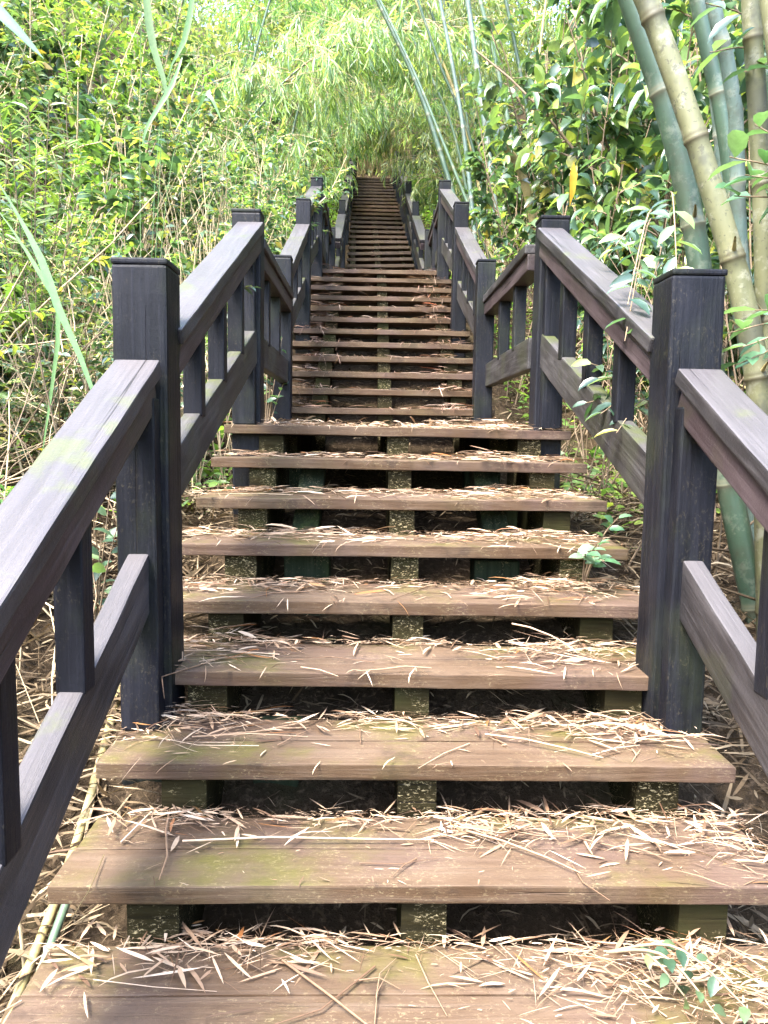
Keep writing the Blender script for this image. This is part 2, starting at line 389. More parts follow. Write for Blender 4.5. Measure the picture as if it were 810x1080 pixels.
# ------------------------------------------------------------------ stair flights
def flight(name, label, n0, n1, y0, z0, rise, run, hw, xc, strings, dep=DEP, th=TH, skew=None, group=None):
    """treads n0..n1, front top edge of tread n at y0+n*run, z0+n*rise"""
    root = empty(name, (xc(n0), y0 + n0 * run, z0 + n0 * rise - th)); tag(root, label, 'stairs', group)
    for n in range(n0, n1 + 1):
        r = random.Random(n * 13 + len(name))
        yy, zz = y0 + n * run, z0 + n * rise
        w = 2 * hw(n); pd = (dep - .005) / 2
        L1, L2 = w + r.uniform(-.006, .006), w + r.uniform(-.006, .006)
        me = boxes_mesh('tread', [(0, pd / 2, -th / 2, L1, pd, th), (r.uniform(-.004, .004), pd * 1.5 + .005, -th / 2 + r.uniform(-.002, .002), L2, pd, th)], .0035)
        me.materials.append(M['tread'])
        o = bpy.data.objects.new('tread', me); COL.objects.link(o)
        sk = skew(n) if skew else 0
        mw = Matrix.Translation((xc(n), yy, zz)) @ Matrix.Rotation(sk + r.uniform(-.004, .004), 4, 'Z') @ Matrix.Rotation(r.uniform(-.004, .004), 4, 'Y')
        world_parent(o, root, mw)
    for (sx, sw) in strings:
        pts = []
        for n in range(n0, n1 + 1):
            fy = y0 + n * run + .022
            pts += [(fy, z0 + (n - 1) * rise - th - .002 if n > n0 else z0 + (n - 1) * rise - th), (fy, z0 + n * rise - th - .002)]
        ye = y0 + (n1 + 1) * run
        top = pts + [(ye, z0 + n1 * rise - th - .002)]
        bot = [(ye, z0 + (n1 - 1) * rise - th - .12), (y0 + n0 * run + .022, z0 + (n0 - 1) * rise - th - .16)]
        poly = top + bot; k = len(poly)
        xm = [(xc(n0 + (p[0] - y0) / run - n0)) + sx for p in poly]
        vs = [(xm[i] - sw / 2, p[0], p[1]) for i, p in enumerate(poly)] + [(xm[i] + sw / 2, p[0], p[1]) for i, p in enumerate(poly)]
        fs = [list(range(k - 1, -1, -1)), list(range(k, 2 * k))] + [[i, (i + 1) % k, k + (i + 1) % k, k + i] for i in range(k)]
        me = bpy.data.meshes.new('stringer'); me.from_pydata(vs, [], fs)
        bm = bmesh.new(); bm.from_mesh(me); bmesh.ops.recalc_face_normals(bm, faces=bm.faces[:]); bmesh.ops.triangulate(bm, faces=[f_ for f_ in bm.faces if len(f_.verts) > 4]); bm.to_mesh(me); bm.free()
        me.materials.append(M['stringer'])
        o = bpy.data.objects.new('stringer', me); COL.objects.link(o); world_parent(o, root, Matrix.Identity(4))
    return root

fl1 = flight('stair_flight', 'lowest flight of wide brown wooden steps strewn with dry bamboo leaves', -2, 9, 0, 0, RISE, RUN, lambda n: .75, lambda n: 0.0, [(-.55, .105), (0, .092), (.575, .10)], group='flights of wooden steps')
for (px, py, w_) in ((-.34, 1.83, .16), (.33, 1.80, .16), (.40, 2.15, .13), (-.36, 1.1, .12)):
    gz = float(ground_z(px, py)); beam('support_post', (px, py, gz - .1), (px, py, float(stair_z(py)) - .16), w_, .12, M['pier'], fl1, .006, (0, -1, 0))
for sx in (-.36, .36):
    beam('joist', (sx, 1.9, float(stair_z(1.9)) - .20), (sx, 2.4, float(stair_z(2.4)) - .16), .1, .08, M['pier'], fl1, .006)
fl2 = flight('stair_flight', 'middle flight of wooden steps rising between the two landings', 0, 11, Y10, Z9 + RISE, RISE, RUN, lambda n: .70, lambda n: -.035, [(-.42, .10), (.01, .092), (.50, .10)], group='flights of wooden steps')
xc3 = lambda n: .0 - .13 * max(0, n) / N3
fl3 = flight('stair_flight', 'topmost narrow flight of steps climbing into the bamboo', 0, N3 - 1, Y22, Z21 + RISE3, RISE3, RUN3, lambda n: .46 - .0035 * max(n, 0), xc3, [(-.36, .07), (-.02, .08), (.33, .07)], skew=lambda n: -.13 if n < 5 else 0.0 if n > 9 else -.13 + .026 * (n - 5), group='flights of wooden steps')

def landing(name, label, x, hw, ya, yb, z):
    root = empty(name, (x, ya, z - TH)); tag(root, label, 'landing', 'stair landings')
    bx = []; y = ya; k = 0
    while y < yb - .05:
        d = min(.138, yb - y); bx.append((rnd.uniform(-.004, .004), y + d / 2 - ya, rnd.uniform(-.002, .002) + TH / 2, 2 * hw, d - .006, TH)); y += .138
    me = boxes_mesh('deck', bx, .003); me.materials.append(M['tread'])
    o = bpy.data.objects.new('deck', me); COL.objects.link(o); world_parent(o, root, Matrix.Translation((x, ya, z - TH)))
    for sx in (-.5, 0, .5):
        beam('joist', (x + sx, ya + .04, z - TH - .075), (x + sx, yb, z - TH - .075), .09, .14, M['stringer'], root)
    for sx in (-.5, .5):
        for yy in (ya + .3, yb - .3):
            beam('support_post', (x + sx, yy, float(ground_z(x + sx, yy)) - .1), (x + sx, yy, z - TH - .146), .1, .1, M['pier'], root, .006, (0, -1, 0))
landing('landing_platform', 'first wooden landing between the lowest and middle flights', -.01, .74, Y9 + DEP + .004, Y10 + .02, Z9)
landing('landing_platform', 'second wooden landing below the narrow top flight', -.03, .70, Y21 + DEP + .004, Y22 + .02, Z21)

# ------------------------------------------------------------------ railings
def rail_seg(root, x, ya, yb, zua, zub, zla, zlb, bal, side, x2=None):
    """upper rail with top surface from zua to zub, lower rail with top from zla to zlb"""
    x2 = x if x2 is None else x2
    ln = math.hypot(yb - ya, zub - zua); c = (yb - ya) / ln
    xo = side * .004
    cap_t, bm_t = .042, .072
    beam('handrail', (x + xo, ya, zua - cap_t / 2 / c), (x2 + xo, yb, zub - cap_t / 2 / c), .112, cap_t, M['rail'], root, .006)
    beam('top_beam', (x + xo, ya, zua - (cap_t + bm_t / 2 + .002) / c), (x2 + xo, yb, zub - (cap_t + bm_t / 2 + .002) / c), .086, bm_t, M['beam'], root, .005)
    c2 = (yb - ya) / math.hypot(yb - ya, zlb - zla)
    beam('lower_rail', (x + xo, ya, zla - .07 / c2), (x2 + xo, yb, zlb - .07 / c2), .052, .14, M['mossrail'] if ya > .9 else M['rail'], root, .006)
    for y in bal:
        t = (y - ya) / (yb - ya); xx = x + (x2 - x) * t + xo
        zt = zua + (zub - zua) * t - .09; zb = zla + (zlb - zla) * t - .02
        beam('baluster', (xx, y, zb), (xx, y, zt), .058, .058, M['post'], root, .005, (0, -1, 0))

def lower_railing(s, label):
    root = empty('railing', (s * .70, 1.0, float(stair_z(1.0)) - TH)); tag(root, label, 'railing', 'dark wooden railings along the stairs')
    x = s * .70
    p = post(root, x, 1.115, float(ground_z(x, 1.1)) - .15, 1.575)
    beam('end_post', (x, 1.018, 3 * RISE + .003), (x, 1.018, 1.245), .098, .052, M['post'], root, .006, (0, -1, 0))
    xt = s * .665
    post(root, xt, 2.55, float(ground_z(x, 2.5)) - .15, 2.10, .125)
    beam('end_post', (xt, 2.462, Z9 + .003), (xt, 2.462, 1.93), .088, .05, M['post'], root, .006, (0, -1, 0))
    rail_seg(root, s * .695, -1.45, 1.03, 1.345 - .494 * 2.48, 1.345, .875 - .45 * 2.48, .875, [.575, .235, -.105, -.445, -.785, -1.12], s)
    rail_seg(root, s * .672, 1.16, 2.50, 1.435, 2.068, 1.10, 1.62, [1.50, 1.83, 2.16], s, s * .64)
    post(root, x, -1.5, -1.2, .35)
    return root
lower_railing(-1, 'nearest dark railing on the left, its big post before mossy grey rails')
lower_railing(1, 'nearest dark railing on the right, in front of thick bamboo culms')

def landing_railing(s, label):
    x = s * .63 - .02
    root = empty('railing', (x, 2.7, Z9)); tag(root, label, 'railing', 'dark wooden railings along the stairs')
    rail_seg(root, x, 2.60, 3.90, 2.02, 2.02, 1.61, 1.61, [2.98, 3.42], s)
landing_railing(-1, 'level railing beside the first landing, half hidden behind left posts')
landing_railing(1, 'level railing beside the first landing, overhung by green bushes')

def mid_railing(s, label):
    x = s * .625 - .045
    root = empty('railing', (x, Y10, Z9)); tag(root, label, 'railing', 'dark wooden railings along the stairs')
    post(root, x, 3.95, float(ground_z(x, 3.95)) - .1, 2.225, .112)
    post(root, x, 5.40, float(ground_z(x, 5.4)) - .1, 2.985, .115)
    post(root, x, 6.90, float(ground_z(x, 6.9)) - .1, 3.625, .115)
    rail_seg(root, x, 3.98, 5.36, 2.19, 2.81, 1.86, 2.40, [4.3, 4.65, 5.0], s)
    rail_seg(root, x, 5.44, 6.86, 2.96, 3.56, 2.56, 3.10, [5.8, 6.15, 6.5], s)
mid_railing(-1, 'railing of the middle flight on the side of the dry stalks')
mid_railing(1, 'railing of the middle flight on the side of the big bamboo')

def upper_landing_railing(s, label):
    x = s * .61 - .03
    root = empty('railing', (x, 7.0, Z21)); tag(root, label, 'railing', 'dark wooden railings along the stairs')
    post(root, x + s * .0, 7.66, float(ground_z(x, 7.6)) - .1, 3.56, .10)
    post(root, x - s * .03, 8.45, float(ground_z(x, 8.4)) - .1, 3.56, .10)
    rail_seg(root, x, 6.94, 7.62, 3.50, 3.50, 3.12, 3.12, [7.28], s)
    rail_seg(root, x, 7.70, 8.42, 3.50, 3.50, 3.12, 3.12, [8.06], s)
upper_landing_railing(-1, 'short level railing at the second landing under the leafy left bank')
upper_landing_railing(1, 'short level railing at the second landing among yellow green vines')

def top_railing(s, label):
    xs_ = (lambda y: -.545 + .004 * (y - 8.5)) if s < 0 else (lambda y: .50 - .022 * (y - 8.5))
    root = empty('railing', (xs_(8.5), 8.5, Z21)); tag(root, label, 'railing', 'dark wooden railings along the stairs')
    py = [8.55, 10.0, 11.5, 13.0, 14.5, 15.9]
    zz = lambda y: float(stair_z(y))
    for i, y in enumerate(py):
        if i: post(root, xs_(y), y, float(ground_z(xs_(y), y)) - .1, zz(y) + .66, .09)
        if i < len(py) - 1:
            y2 = py[i + 1]
            rail_seg(root, xs_(y), y + .04, y2 - .04, zz(y) + .55, zz(y2) + .49, zz(y) + .22, zz(y2) + .18, [y + .5, y + 1.0], s, xs_(y2))
top_railing(-1, 'far railing climbing the left edge of the narrow top flight')
top_railing(1, 'far railing climbing the right edge of the narrow top flight, draped with vines')

# ------------------------------------------------------------------ leaf litter on the treads
def litter_piece(P, ang, tilt, L, W, r, T=T_CURL, bend=1.0):
    D = np.stack([np.cos(ang) * np.cos(tilt), np.sin(ang) * np.cos(tilt), np.sin(tilt)], -1)
    U = np.stack([r.normal(0, .45, len(P)), r.normal(0, .45, len(P)), np.ones(len(P))], -1)
    return cloud(P, D, U, L, W, T, bend)

def sticks(P, ang, tilt, L, rad, r):
    out = []
    for p, a_, t_, l_, q in zip(P, ang, tilt, L, rad):
        d = np.array([math.cos(a_) * math.cos(t_), math.sin(a_) * math.cos(t_), math.sin(t_)])
        bend = np.array([-d[1], d[0], 0]) * r.normal(0, .08) * l_
        pts = np.array([p, p + d * l_ * .5 + bend + [0, 0, .004], p + d * l_])
        out.append(tube(pts, [q, q * .8, q * .4], 4))
    return out

def tread_litter(parts, y0, z, hw, xc, dep, back, front_hang, mounds, scat, r, big=1.0, hcov=0):
    # back band of chips and leaves
    def add(n, X_, Y_, H, Lr, Wr, tl=.18):
        if n <= 0: return
        P = np.stack([X_, Y_, z + .004 + np.abs(H)], -1)
        ang = np.where(r.rand(n) < .6, r.normal(0, .45, n) + math.pi * (r.rand(n) < .5), r.uniform(0, 2 * math.pi, n))
        q = r.rand(n) ** 3.4; Ls = Lr[0] * .6 + (Lr[1] * 1.75 - Lr[0] * .6) * q
        parts.append(litter_piece(P, ang, r.normal(0, tl * .28, n), Ls * big, np.minimum((.0011 + (Wr[1] - .0011) * r.rand(n) ** 3.5) * big, Ls * .11), r, bend=r.uniform(-.2, .6, n)))
    n = int(back * 1.35); xx = r.uniform(-hw, hw, n); q1, q2 = r.uniform(0, 6.28, 2)
    xx = xx + .10 * np.sin(xx * 9 + q1) + .05 * np.sin(xx * 23 + q2)
    wd = .026 * (1 + .9 * np.sin(xx * 7 + q2)); add(n, xc + np.clip(xx, -hw, hw), y0 + dep - np.abs(r.normal(0, 1, n)) * wd, r.uniform(0, .016, n), (.02, .085), (.003, .009))
    n = back // 6; xx = r.choice([-1, 1], n) * hw * np.sqrt(r.rand(n)); P = np.stack([xc + xx, y0 + dep - np.abs(r.normal(0, .06, n)), z + .006 + r.uniform(0, .02, n)], -1)
    parts.append(litter_piece(P, r.uniform(0, 6.28, n), r.normal(0, .05, n), r.uniform(.05, .13, n) * big, r.uniform(.006, .013, n) * big, r, bend=r.uniform(-.2, .5, n)))
    n = scat; add(n, xc + r.uniform(-hw, hw, n), y0 + r.uniform(.01, dep, n), r.uniform(0, .004, n), (.025, .10), (.003, .010), .05)
    for (mx, my, sx, sy, cnt, hh) in mounds:
        x_ = r.normal(0, 1, cnt); y_ = r.normal(0, 1, cnt)
        H = hh * np.exp(-(x_ ** 2 + y_ ** 2) / 2) * r.uniform(0, 1, cnt)
        xx = np.clip(xc + mx + x_ * sx, xc - hw - .02, xc + hw + .02); yy = np.clip(y0 + my + y_ * sy, y0 - .012, y0 + dep + .06)
        add(cnt, xx, yy, H, (.02, .115), (.003, .013), .22)
    n = hcov; add(n, xc + r.uniform(-hw, hw, n), y0 + r.uniform(0, dep, n), r.uniform(0, .02, n), (.02, .11), (.003, .012), .2)
    # pieces hanging over the front edge
    n = front_hang
    if n:
        P = np.stack([xc + r.uniform(-hw, hw, n), y0 + r.uniform(-.002, .02, n), z + .006 + r.uniform(0, .012, n)], -1)
        parts.append(litter_piece(P, r.normal(-1.57, 1.1, n), r.uniform(-.7, .05, n), r.uniform(.015, .08, n), r.uniform(.0012, .004, n), r, bend=r.uniform(.2, 1.2, n)))
    k = max(2, scat // 5)
    P = np.stack([xc + r.uniform(-hw, hw, k), y0 + r.uniform(.02, dep, k), np.full(k, z + .006)], -1)
    parts.extend(sticks(P, r.uniform(0, 6.28, k), r.normal(0, .02, k), r.uniform(.08, .30, k), r.uniform(.0011, .0024, k), r))

r = np.random.RandomState(21); parts = []
#   n: (back, hang, scatter, cover, mounds (x, y, sx, sy, count, height))
LT = {-1: (150, 0, 40, 0, []), 0: (300, 4, 60, 0, [(.3, .2, .3, .08, 250, .03)]),
      1: (420, 6, 90, 0, [(-.42, .24, .11, .035, 190, .035), (.48, .16, .17, .07, 560, .04), (.05, .27, .3, .02, 130, .02), (.66, .12, .12, .09, 260, .03)]),
      2: (420, 10, 100, 0, [(-.52, .22, .09, .04, 110, .03), (.24, .20, .12, .05, 220, .025), (-.12, .26, .2, .02, 110, .02), (.55, .24, .16, .04, 200, .03), (.68, .12, .10, .05, 140, .02)]),
      3: (420, 10, 70, 0, [(-.55, .21, .09, .06, 330, .05), (-.62, .26, .06, .05, 160, .06), (.42, .24, .16, .04, 330, .04), (.58, .19, .09, .05, 260, .04), (-.05, .27, .1, .02, 90, .03)]),
      4: (380, 18, 90, 30, [(.46, .16, .10, .06, 360, .06), (-.55, .18, .10, .08, 330, .07), (-.2, .26, .2, .02, 120, .03)]),
      5: (460, 16, 80, 100, [(.48, .18, .12, .08, 450, .06), (-.5, .2, .15, .05, 260, .03), (0, .25, .4, .03, 160, .02)]),
      6: (460, 18, 90, 260, [(.45, .16, .14, .07, 420, .045), (-.45, .2, .16, .06, 260, .03)]),
      7: (420, 22, 80, 320, [(.45, .16, .14, .07, 380, .05), (.25, .03, .03, .02, 40, .02), (-.3, .18, .3, .06, 200, .025)]),
      8: (380, 18, 70, 240, [(.38, .1, .12, .06, 320, .045), (.42, .01, .04, .01, 40, .01), (-.2, .18, .3, .06, 140, .02)]),
      9: (300, 16, 60, 240, [(.4, .1, .14, .06, 320, .05), (.25, .2, .1, .05, 130, .06), (-.45, .15, .12, .05, 160, .03)])}
for n, (bk, hg, scn, cov, mo) in LT.items():
    tread_litter(parts, n * RUN, n * RISE, .74, 0, DEP, bk, hg, [(a_, b_, c_, d_, int(e_ * 1.35), h_) for a_, b_, c_, d_, e_, h_ in mo], scn // 2, r, .74, hcov=int(cov * 1.25))
n = 260; P = np.stack([r.uniform(-.7, .7, n), r.uniform(Y9 + .25, Y10, n), Z9 + .004 + r.uniform(0, .02, n)], -1)
parts.append(litter_piece(P, r.uniform(0, 6.28, n), r.normal(0, .2, n), r.uniform(.03, .12, n), r.uniform(.004, .012, n), r))
# a few long fallen sticks seen on the near treads
for (x0, yy, zz, dx, dy, L_) in ((.10, 2 * RUN + .20, 2 * RISE + .012, .22, -.17, .28), (.18, 3 * RUN + .16, 3 * RISE + .012, .26, -.14, .32), (-.52, 2 * RUN + .15, 2 * RISE + .01, .55, .01, .56),
                                (-.58, 2 * RUN + .27, 2 * RISE + .012, .05, -.27, .28), (.30, 4 * RUN + .20, 4 * RISE + .09, .1, -.2, .3), (-.28, RUN + .22, RISE + .01, .28, -.30, .38), (.05, 4 * RUN + .02, 4 * RISE + .01, -.2, -.03, .2)):
    p = np.array([x0, yy, zz]); d = np.array([dx, dy, 0]); parts.append(tube(np.array([p, p + d * .35 + [0, 0, .008], p + d * .7 + [.01, 0, .003], p + d]), [.0028, .0026, .0022, .0012], 5))
tag(mesh_obj('leaf_litter', *join(parts), M['litter']), 'straw coloured dry bamboo leaves and twigs heaped on the lower steps', 'leaf litter', kind='stuff')
parts = []
for n in range(12):
    tread_litter(parts, Y10 + n * RUN, Z9 + (n + 1) * RISE, .60, -.035, DEP, 60, 10, [(.45, .06, .08, .06, 60, .05), (-.5, .06, .05, .06, 70, .06)], 25, r)
    for sx in ((.42, -.50) if n < 8 else (.45,)):
        k = 16; P = np.stack([r.normal(sx, .09, k), Y10 + n * RUN + r.uniform(-.004, .02, k), Z9 + (n + 1) * RISE + .01 + r.uniform(0, .03, k)], -1)
        if r.rand() < .7: parts.append(litter_piece(P, r.normal(-1.57, 1.0, k), r.uniform(-1.3, .1, k), r.uniform(.02, .12, k), r.uniform(.0015, .007, k), r, bend=r.uniform(-.3, .6, k)))
for n in range(N3):
    tread_litter(parts, Y22 + n * RUN3, Z21 + (n + 1) * RISE3, .4, xc3(n), DEP, 14, 2, [], 5, r)
tag(mesh_obj('leaf_litter', *join(parts), M['litter']), 'thin scatter of dry leaves on the middle and top flights', 'leaf litter', kind='stuff')

# litter on the soil, below and beside the stairs
r = np.random.RandomState(5); parts = []
n = 24000; x = r.normal(0, 1.0, n); x = np.where(r.rand(n) < .45, np.sign(r.randn(n)) * r.uniform(.75, 2.4, n), x); y = -1 + 9 * r.rand(n) ** 1.5
zz = ground_z(x, y) + r.uniform(0, .05, n)
sml = np.where(np.abs(x) < .82, .5, .85)
parts.append(litter_piece(np.stack([x, y, zz], -1), r.uniform(0, 6.28, n), r.normal(.12, .3, n), r.uniform(.05, .19, n) * sml, r.uniform(.004, .015, n) * sml, r, bend=r.uniform(-.5, 1.4, n)))
n = 9000; x = -(.74 + np.abs(r.normal(0, .5, n))); x = np.where(r.rand(n) < .3, -x, x); y = r.uniform(-.8, 3, n)
parts.append(litter_piece(np.stack([x, y, ground_z(x, y) + r.uniform(0, .06, n)], -1), r.uniform(0, 6.28, n), r.normal(.1, .3, n), r.uniform(.04, .22, n), r.uniform(.0025, .010, n), r, bend=r.uniform(-.3, 1, n)))
n = 900; x = np.sign(r.randn(n)) * r.uniform(1.1, 2.4, n); y = r.uniform(-.5, 6, n)
parts += sticks(np.stack([x, y, ground_z(x, y) + r.uniform(.01, .12, n)], -1), r.uniform(0, 6.28, n), r.normal(.1, .3, n), r.uniform(.15, .7, n), r.uniform(.002, .006, n), r)
tag(mesh_obj('ground_litter', *join(parts), M['groundlitter']), 'brown fallen leaves and sticks covering the soil under the stairs', 'leaf litter', kind='stuff')

# ------------------------------------------------------------------ shrubs
def make_shrub(name, seed, H, spread, nst, ntw, nlf, Lr, asp, T, mat, smat, droop=.35, bare=.25, up=1.0):
    r = np.random.RandomState(seed); st = []; P = []; D = []
    for k in range(nst):
        a_ = r.uniform(0, 6.28); tilt = r.uniform(.05, .55) * spread
        h = H * r.uniform(.55, 1.0)
        s = arc((r.normal(0, .10), r.normal(0, .10), -.12), (math.cos(a_) * tilt, math.sin(a_) * tilt, up), h, 9, droop * .5, .09, r)
        st.append(tube(s, np.linspace(.009, .003, 9) * (H / 1.6), 5))
        for q in range(ntw):
            t = r.uniform(bare, 1.0); p, d = along(s, t)
            a2 = r.uniform(0, 6.28); L = r.uniform(.18, .5) * H * .42 * (1.15 - t * .5)
            tw = arc(p, d * .45 + np.array([math.cos(a2), math.sin(a2), r.uniform(-.1, .5)]), L, 6, droop, .12, r)
            st.append(tube(tw, np.linspace(.0035, .0012, 6) * (H / 1.6), 4))
            for j in range(nlf):
                u = .15 + .85 * (j + r.rand() * .7) / nlf; p2, d2 = along(tw, min(u, .999))
                sd = np.cross(d2, [0, 0, 1]) * (1 if j % 2 else -1)
                P.append(p2); D.append(d2 * .55 + sd * r.uniform(.5, 1.1) + r.normal(0, .25, 3) + np.array([0, 0, -.12]))
    P = np.array(P); D = np.array(D); n = len(P)
    U = np.array([0, 0, 1.0]) + r.normal(0, .38, (n, 3))
    L = r.uniform(*Lr, n) * np.where(r.rand(n) < .2, .6, 1)
    root = empty(name)
    o1 = mesh_obj('stems', *join(st), smat, root); o2 = mesh_obj('foliage', *cloud(P, D, U, L, L * asp * r.uniform(.8, 1.2, n), T, r.uniform(.4, 1.7, n)), mat, root)
    return root

def dup(root, loc, rz, s, sz=1.0, tilt=(0, 0)):
    c = root.copy(); COL.objects.link(c)
    c.location = loc; c.rotation_euler = (tilt[0], tilt[1], rz); c.scale = (s, s, s * sz)
    for ch in root.children:
        d = ch.copy(); COL.objects.link(d); d.parent = c
    return c

SH = {
 'round':  [make_shrub('leafy_shrub', 31 + i, 1.7, 1.0, 8, 15, 11, (.055, .125), .52, T_BROAD, M['leaf_mid'], M['twig']) for i in range(2)],
 'small':  [make_shrub('leafy_shrub', 41 + i, 1.9, .8, 10, 17, 13, (.045, .085), .42, T_LANCE, M['leaf_mid'], M['stalk'], .3, .35) for i in range(2)],
 'broad':  [make_shrub('broadleaf_shrub', 51 + i, 1.7, 1.0, 8, 14, 9, (.06, .125), .46, T_BROAD, M['leaf_dark'], M['twig'], .5) for i in range(2)],
 'lime':   [make_shrub('lime_shrub', 61 + i, 1.6, .9, 8, 14, 13, (.04, .09), .38, T_LANCE, M['leaf_lime'], M['stalk'], .35) for i in range(2)],
}
used = set()
def put(kind, x, y, s, label, cat, group, sz=1.0, rz=None):
    pr = SH[kind][rnd.randrange(len(SH[kind]))]
    rz = rnd.uniform(0, 6.28) if rz is None else rz
    z = float(ground_z(x, y))
    key = pr.name
    if key not in used:
        used.add(key); c = pr; c.location = (x, y, z); c.rotation_euler = (0, 0, rz); c.scale = (s, s, s * sz)
    else: c = dup(pr, (x, y, z), rz, s, sz)
    return tag(c, label, cat, group)

# landmarks up the stairs, used to tell one bush from another
LM = [(0.2, 'low by the nearest handrail'), (1.2, 'behind the nearest big post'), (2.1, 'between the first and second posts'), (3.2, 'beside the first landing'), (4.3, 'at the foot of the middle flight'),
      (5.4, 'beside the middle of the second flight'), (6.8, 'near the top of the middle flight'), (8.0, 'beside the second landing'), (9.5, 'at the foot of the top flight'), (11.5, 'halfway up the top flight'), (13.5, 'high beside the top flight'), (15.6, 'at the head of the stairs')]
KN = {'round': ('round leaved shrub', 'shrub', 'leafy shrubs on the banks'), 'small': ('small leaved pale stemmed shrub', 'shrub', 'leafy shrubs on the banks'),
      'broad': ('glossy broadleaf bush', 'bush', 'glossy broadleaf bushes'), 'lime': ('lime green bush', 'bush', 'bright green bushes')}
ROWN = ['hugging the railing', 'in the second row up the bank', 'in the third row up the bank', 'high up the bank', 'highest up the bank']
lab_seen = {}
def auto(kind, side, row, y):
    lm = min(LM, key=lambda q: abs(q[0] - y))[1]; nm, cat, grp = KN[kind]
    l = '%s %s, %s%s' % (nm, lm, side, (['', ' second row', ' third row', ' high up'] if side == 'left' else [' against the rail', '', ' second row', ' third row', ' high up'])[row])
    if l in lab_seen: l = l.replace(nm, 'taller ' + nm if lab_seen[l] == 1 else 'sprawling ' + nm)
    lab_seen[l] = lab_seen.get(l, 0) + 1
    return l, cat, grp
def bank(side, rows):
    s = -1 if side == 'left' else 1
    for row, (xo, items) in enumerate(rows):
        for (kind, y, sc_, sz) in items:
            l, cat, grp = auto(kind, side, row, y)
            put(kind, s * (xo + rnd.uniform(-.12, .12)), y, sc_, l, cat, grp, sz)
bank('left', [
 (1.28, [('lime', 1.55, .42, .9), ('round', .55, .36, .9), ('broad', 2.75, .55, 1.0), ('lime', 3.8, .6, .9), ('round', 5.55, .62, 1.1), ('lime', 6.5, .62, 1.1), ('round', 8.4, .65, 1.1), ('small', 2.3, .62, 1), ('small', 3.3, .72, 1.15), ('round', 4.2, .72, 1.1), ('small', 5.1, .78, 1.25), ('small', 6.0, .8, 1.3), ('small', 6.9, .85, 1.3), ('lime', 7.9, .8, 1.1), ('small', 9.0, .9, 1.2), ('lime', 10.2, .9, 1.1), ('round', 11.6, .9, 1.2), ('lime', 13.2, 1.0, 1.2), ('small', 15, 1., 1.2)]),
 (2.05, [('round', 1.0, .6, .9), ('lime', 1.9, .78, .95), ('round', 2.9, .95, 1), ('broad', 3.5, .85, 1.2), ('lime', 4.0, 1.0, 1.1), ('round', 4.8, 1.0, 1.15), ('small', 5.8, 1.05, 1.25), ('round', 6.8, 1.05, 1.25), ('lime', 7.9, 1.05, 1.3), ('small', 9.2, 1.1, 1.3), ('lime', 10.8, 1.1, 1.3), ('round', 12.5, 1.2, 1.3)]),
 (2.95, [('round', 2.2, .95, 1), ('lime', 3.3, .9, 1), ('round', 4.3, 1.1, 1.15), ('small', 5.4, 1.15, 1.2), ('lime', 6.6, 1.15, 1.3), ('round', 8.0, 1.2, 1.3), ('lime', 9.6, 1.3, 1.3), ('small', 11.5, 1.3, 1.4)]),
 (4.0, [('small', 3.2, 1.1, 1.1), ('round', 4.8, 1.25, 1.2), ('lime', 6.4, 1.3, 1.3), ('round', 8.2, 1.4, 1.3), ('lime', 10.4, 1.5, 1.3)]),
])
bank('right', [
 (1.0, [('lime', 8.7, .5, .9), ('round', 9.8, .5, .9), ('lime', 11.0, .55, .9), ('lime', 12.4, .55, .9), ('round', 13.6, .55, .9)]),
 (1.42, [('broad', 2.65, .85, 1.5), ('broad', 3.4, .95, 1.6), ('broad', 4.2, 1.0, 1.6), ('round', 5.1, 1.0, 1.5), ('broad', 5.9, 1.1, 1.5), ('round', 6.9, 1.1, 1.35), ('lime', 8.1, .85, .95), ('lime', 9.2, .85, .9), ('round', 10.5, .9, .9), ('lime', 12.0, .9, .9), ('lime', 13.6, .9, .9)]),
 (2.05, [('broad', 2.1, .95, 1.5), ('broad', 2.9, 1.2, 1.7), ('broad', 3.7, 1.3, 1.8), ('round', 4.5, 1.3, 1.7), ('broad', 5.4, 1.4, 1.7), ('broad', 6.4, 1.4, 1.6), ('round', 7.6, 1.4, 1.5), ('lime', 8.8, 1.0, 1.1), ('round', 10.6, 1.1, 1.2)]),
 (2.90, [('broad', 2.6, 1.3, 1.7), ('broad', 3.7, 1.5, 1.8), ('round', 5.0, 1.6, 1.7), ('lime', 6.6, 1.7, 1.6), ('round', 8.4, 1.7, 1.6), ('lime', 10.4, 1.7, 1.6)]),
 (3.9, [('broad', 3.4, 1.3, 1.5), ('lime', 5.2, 1.4, 1.4), ('round', 7.4, 1.4, 1.4)]),
])

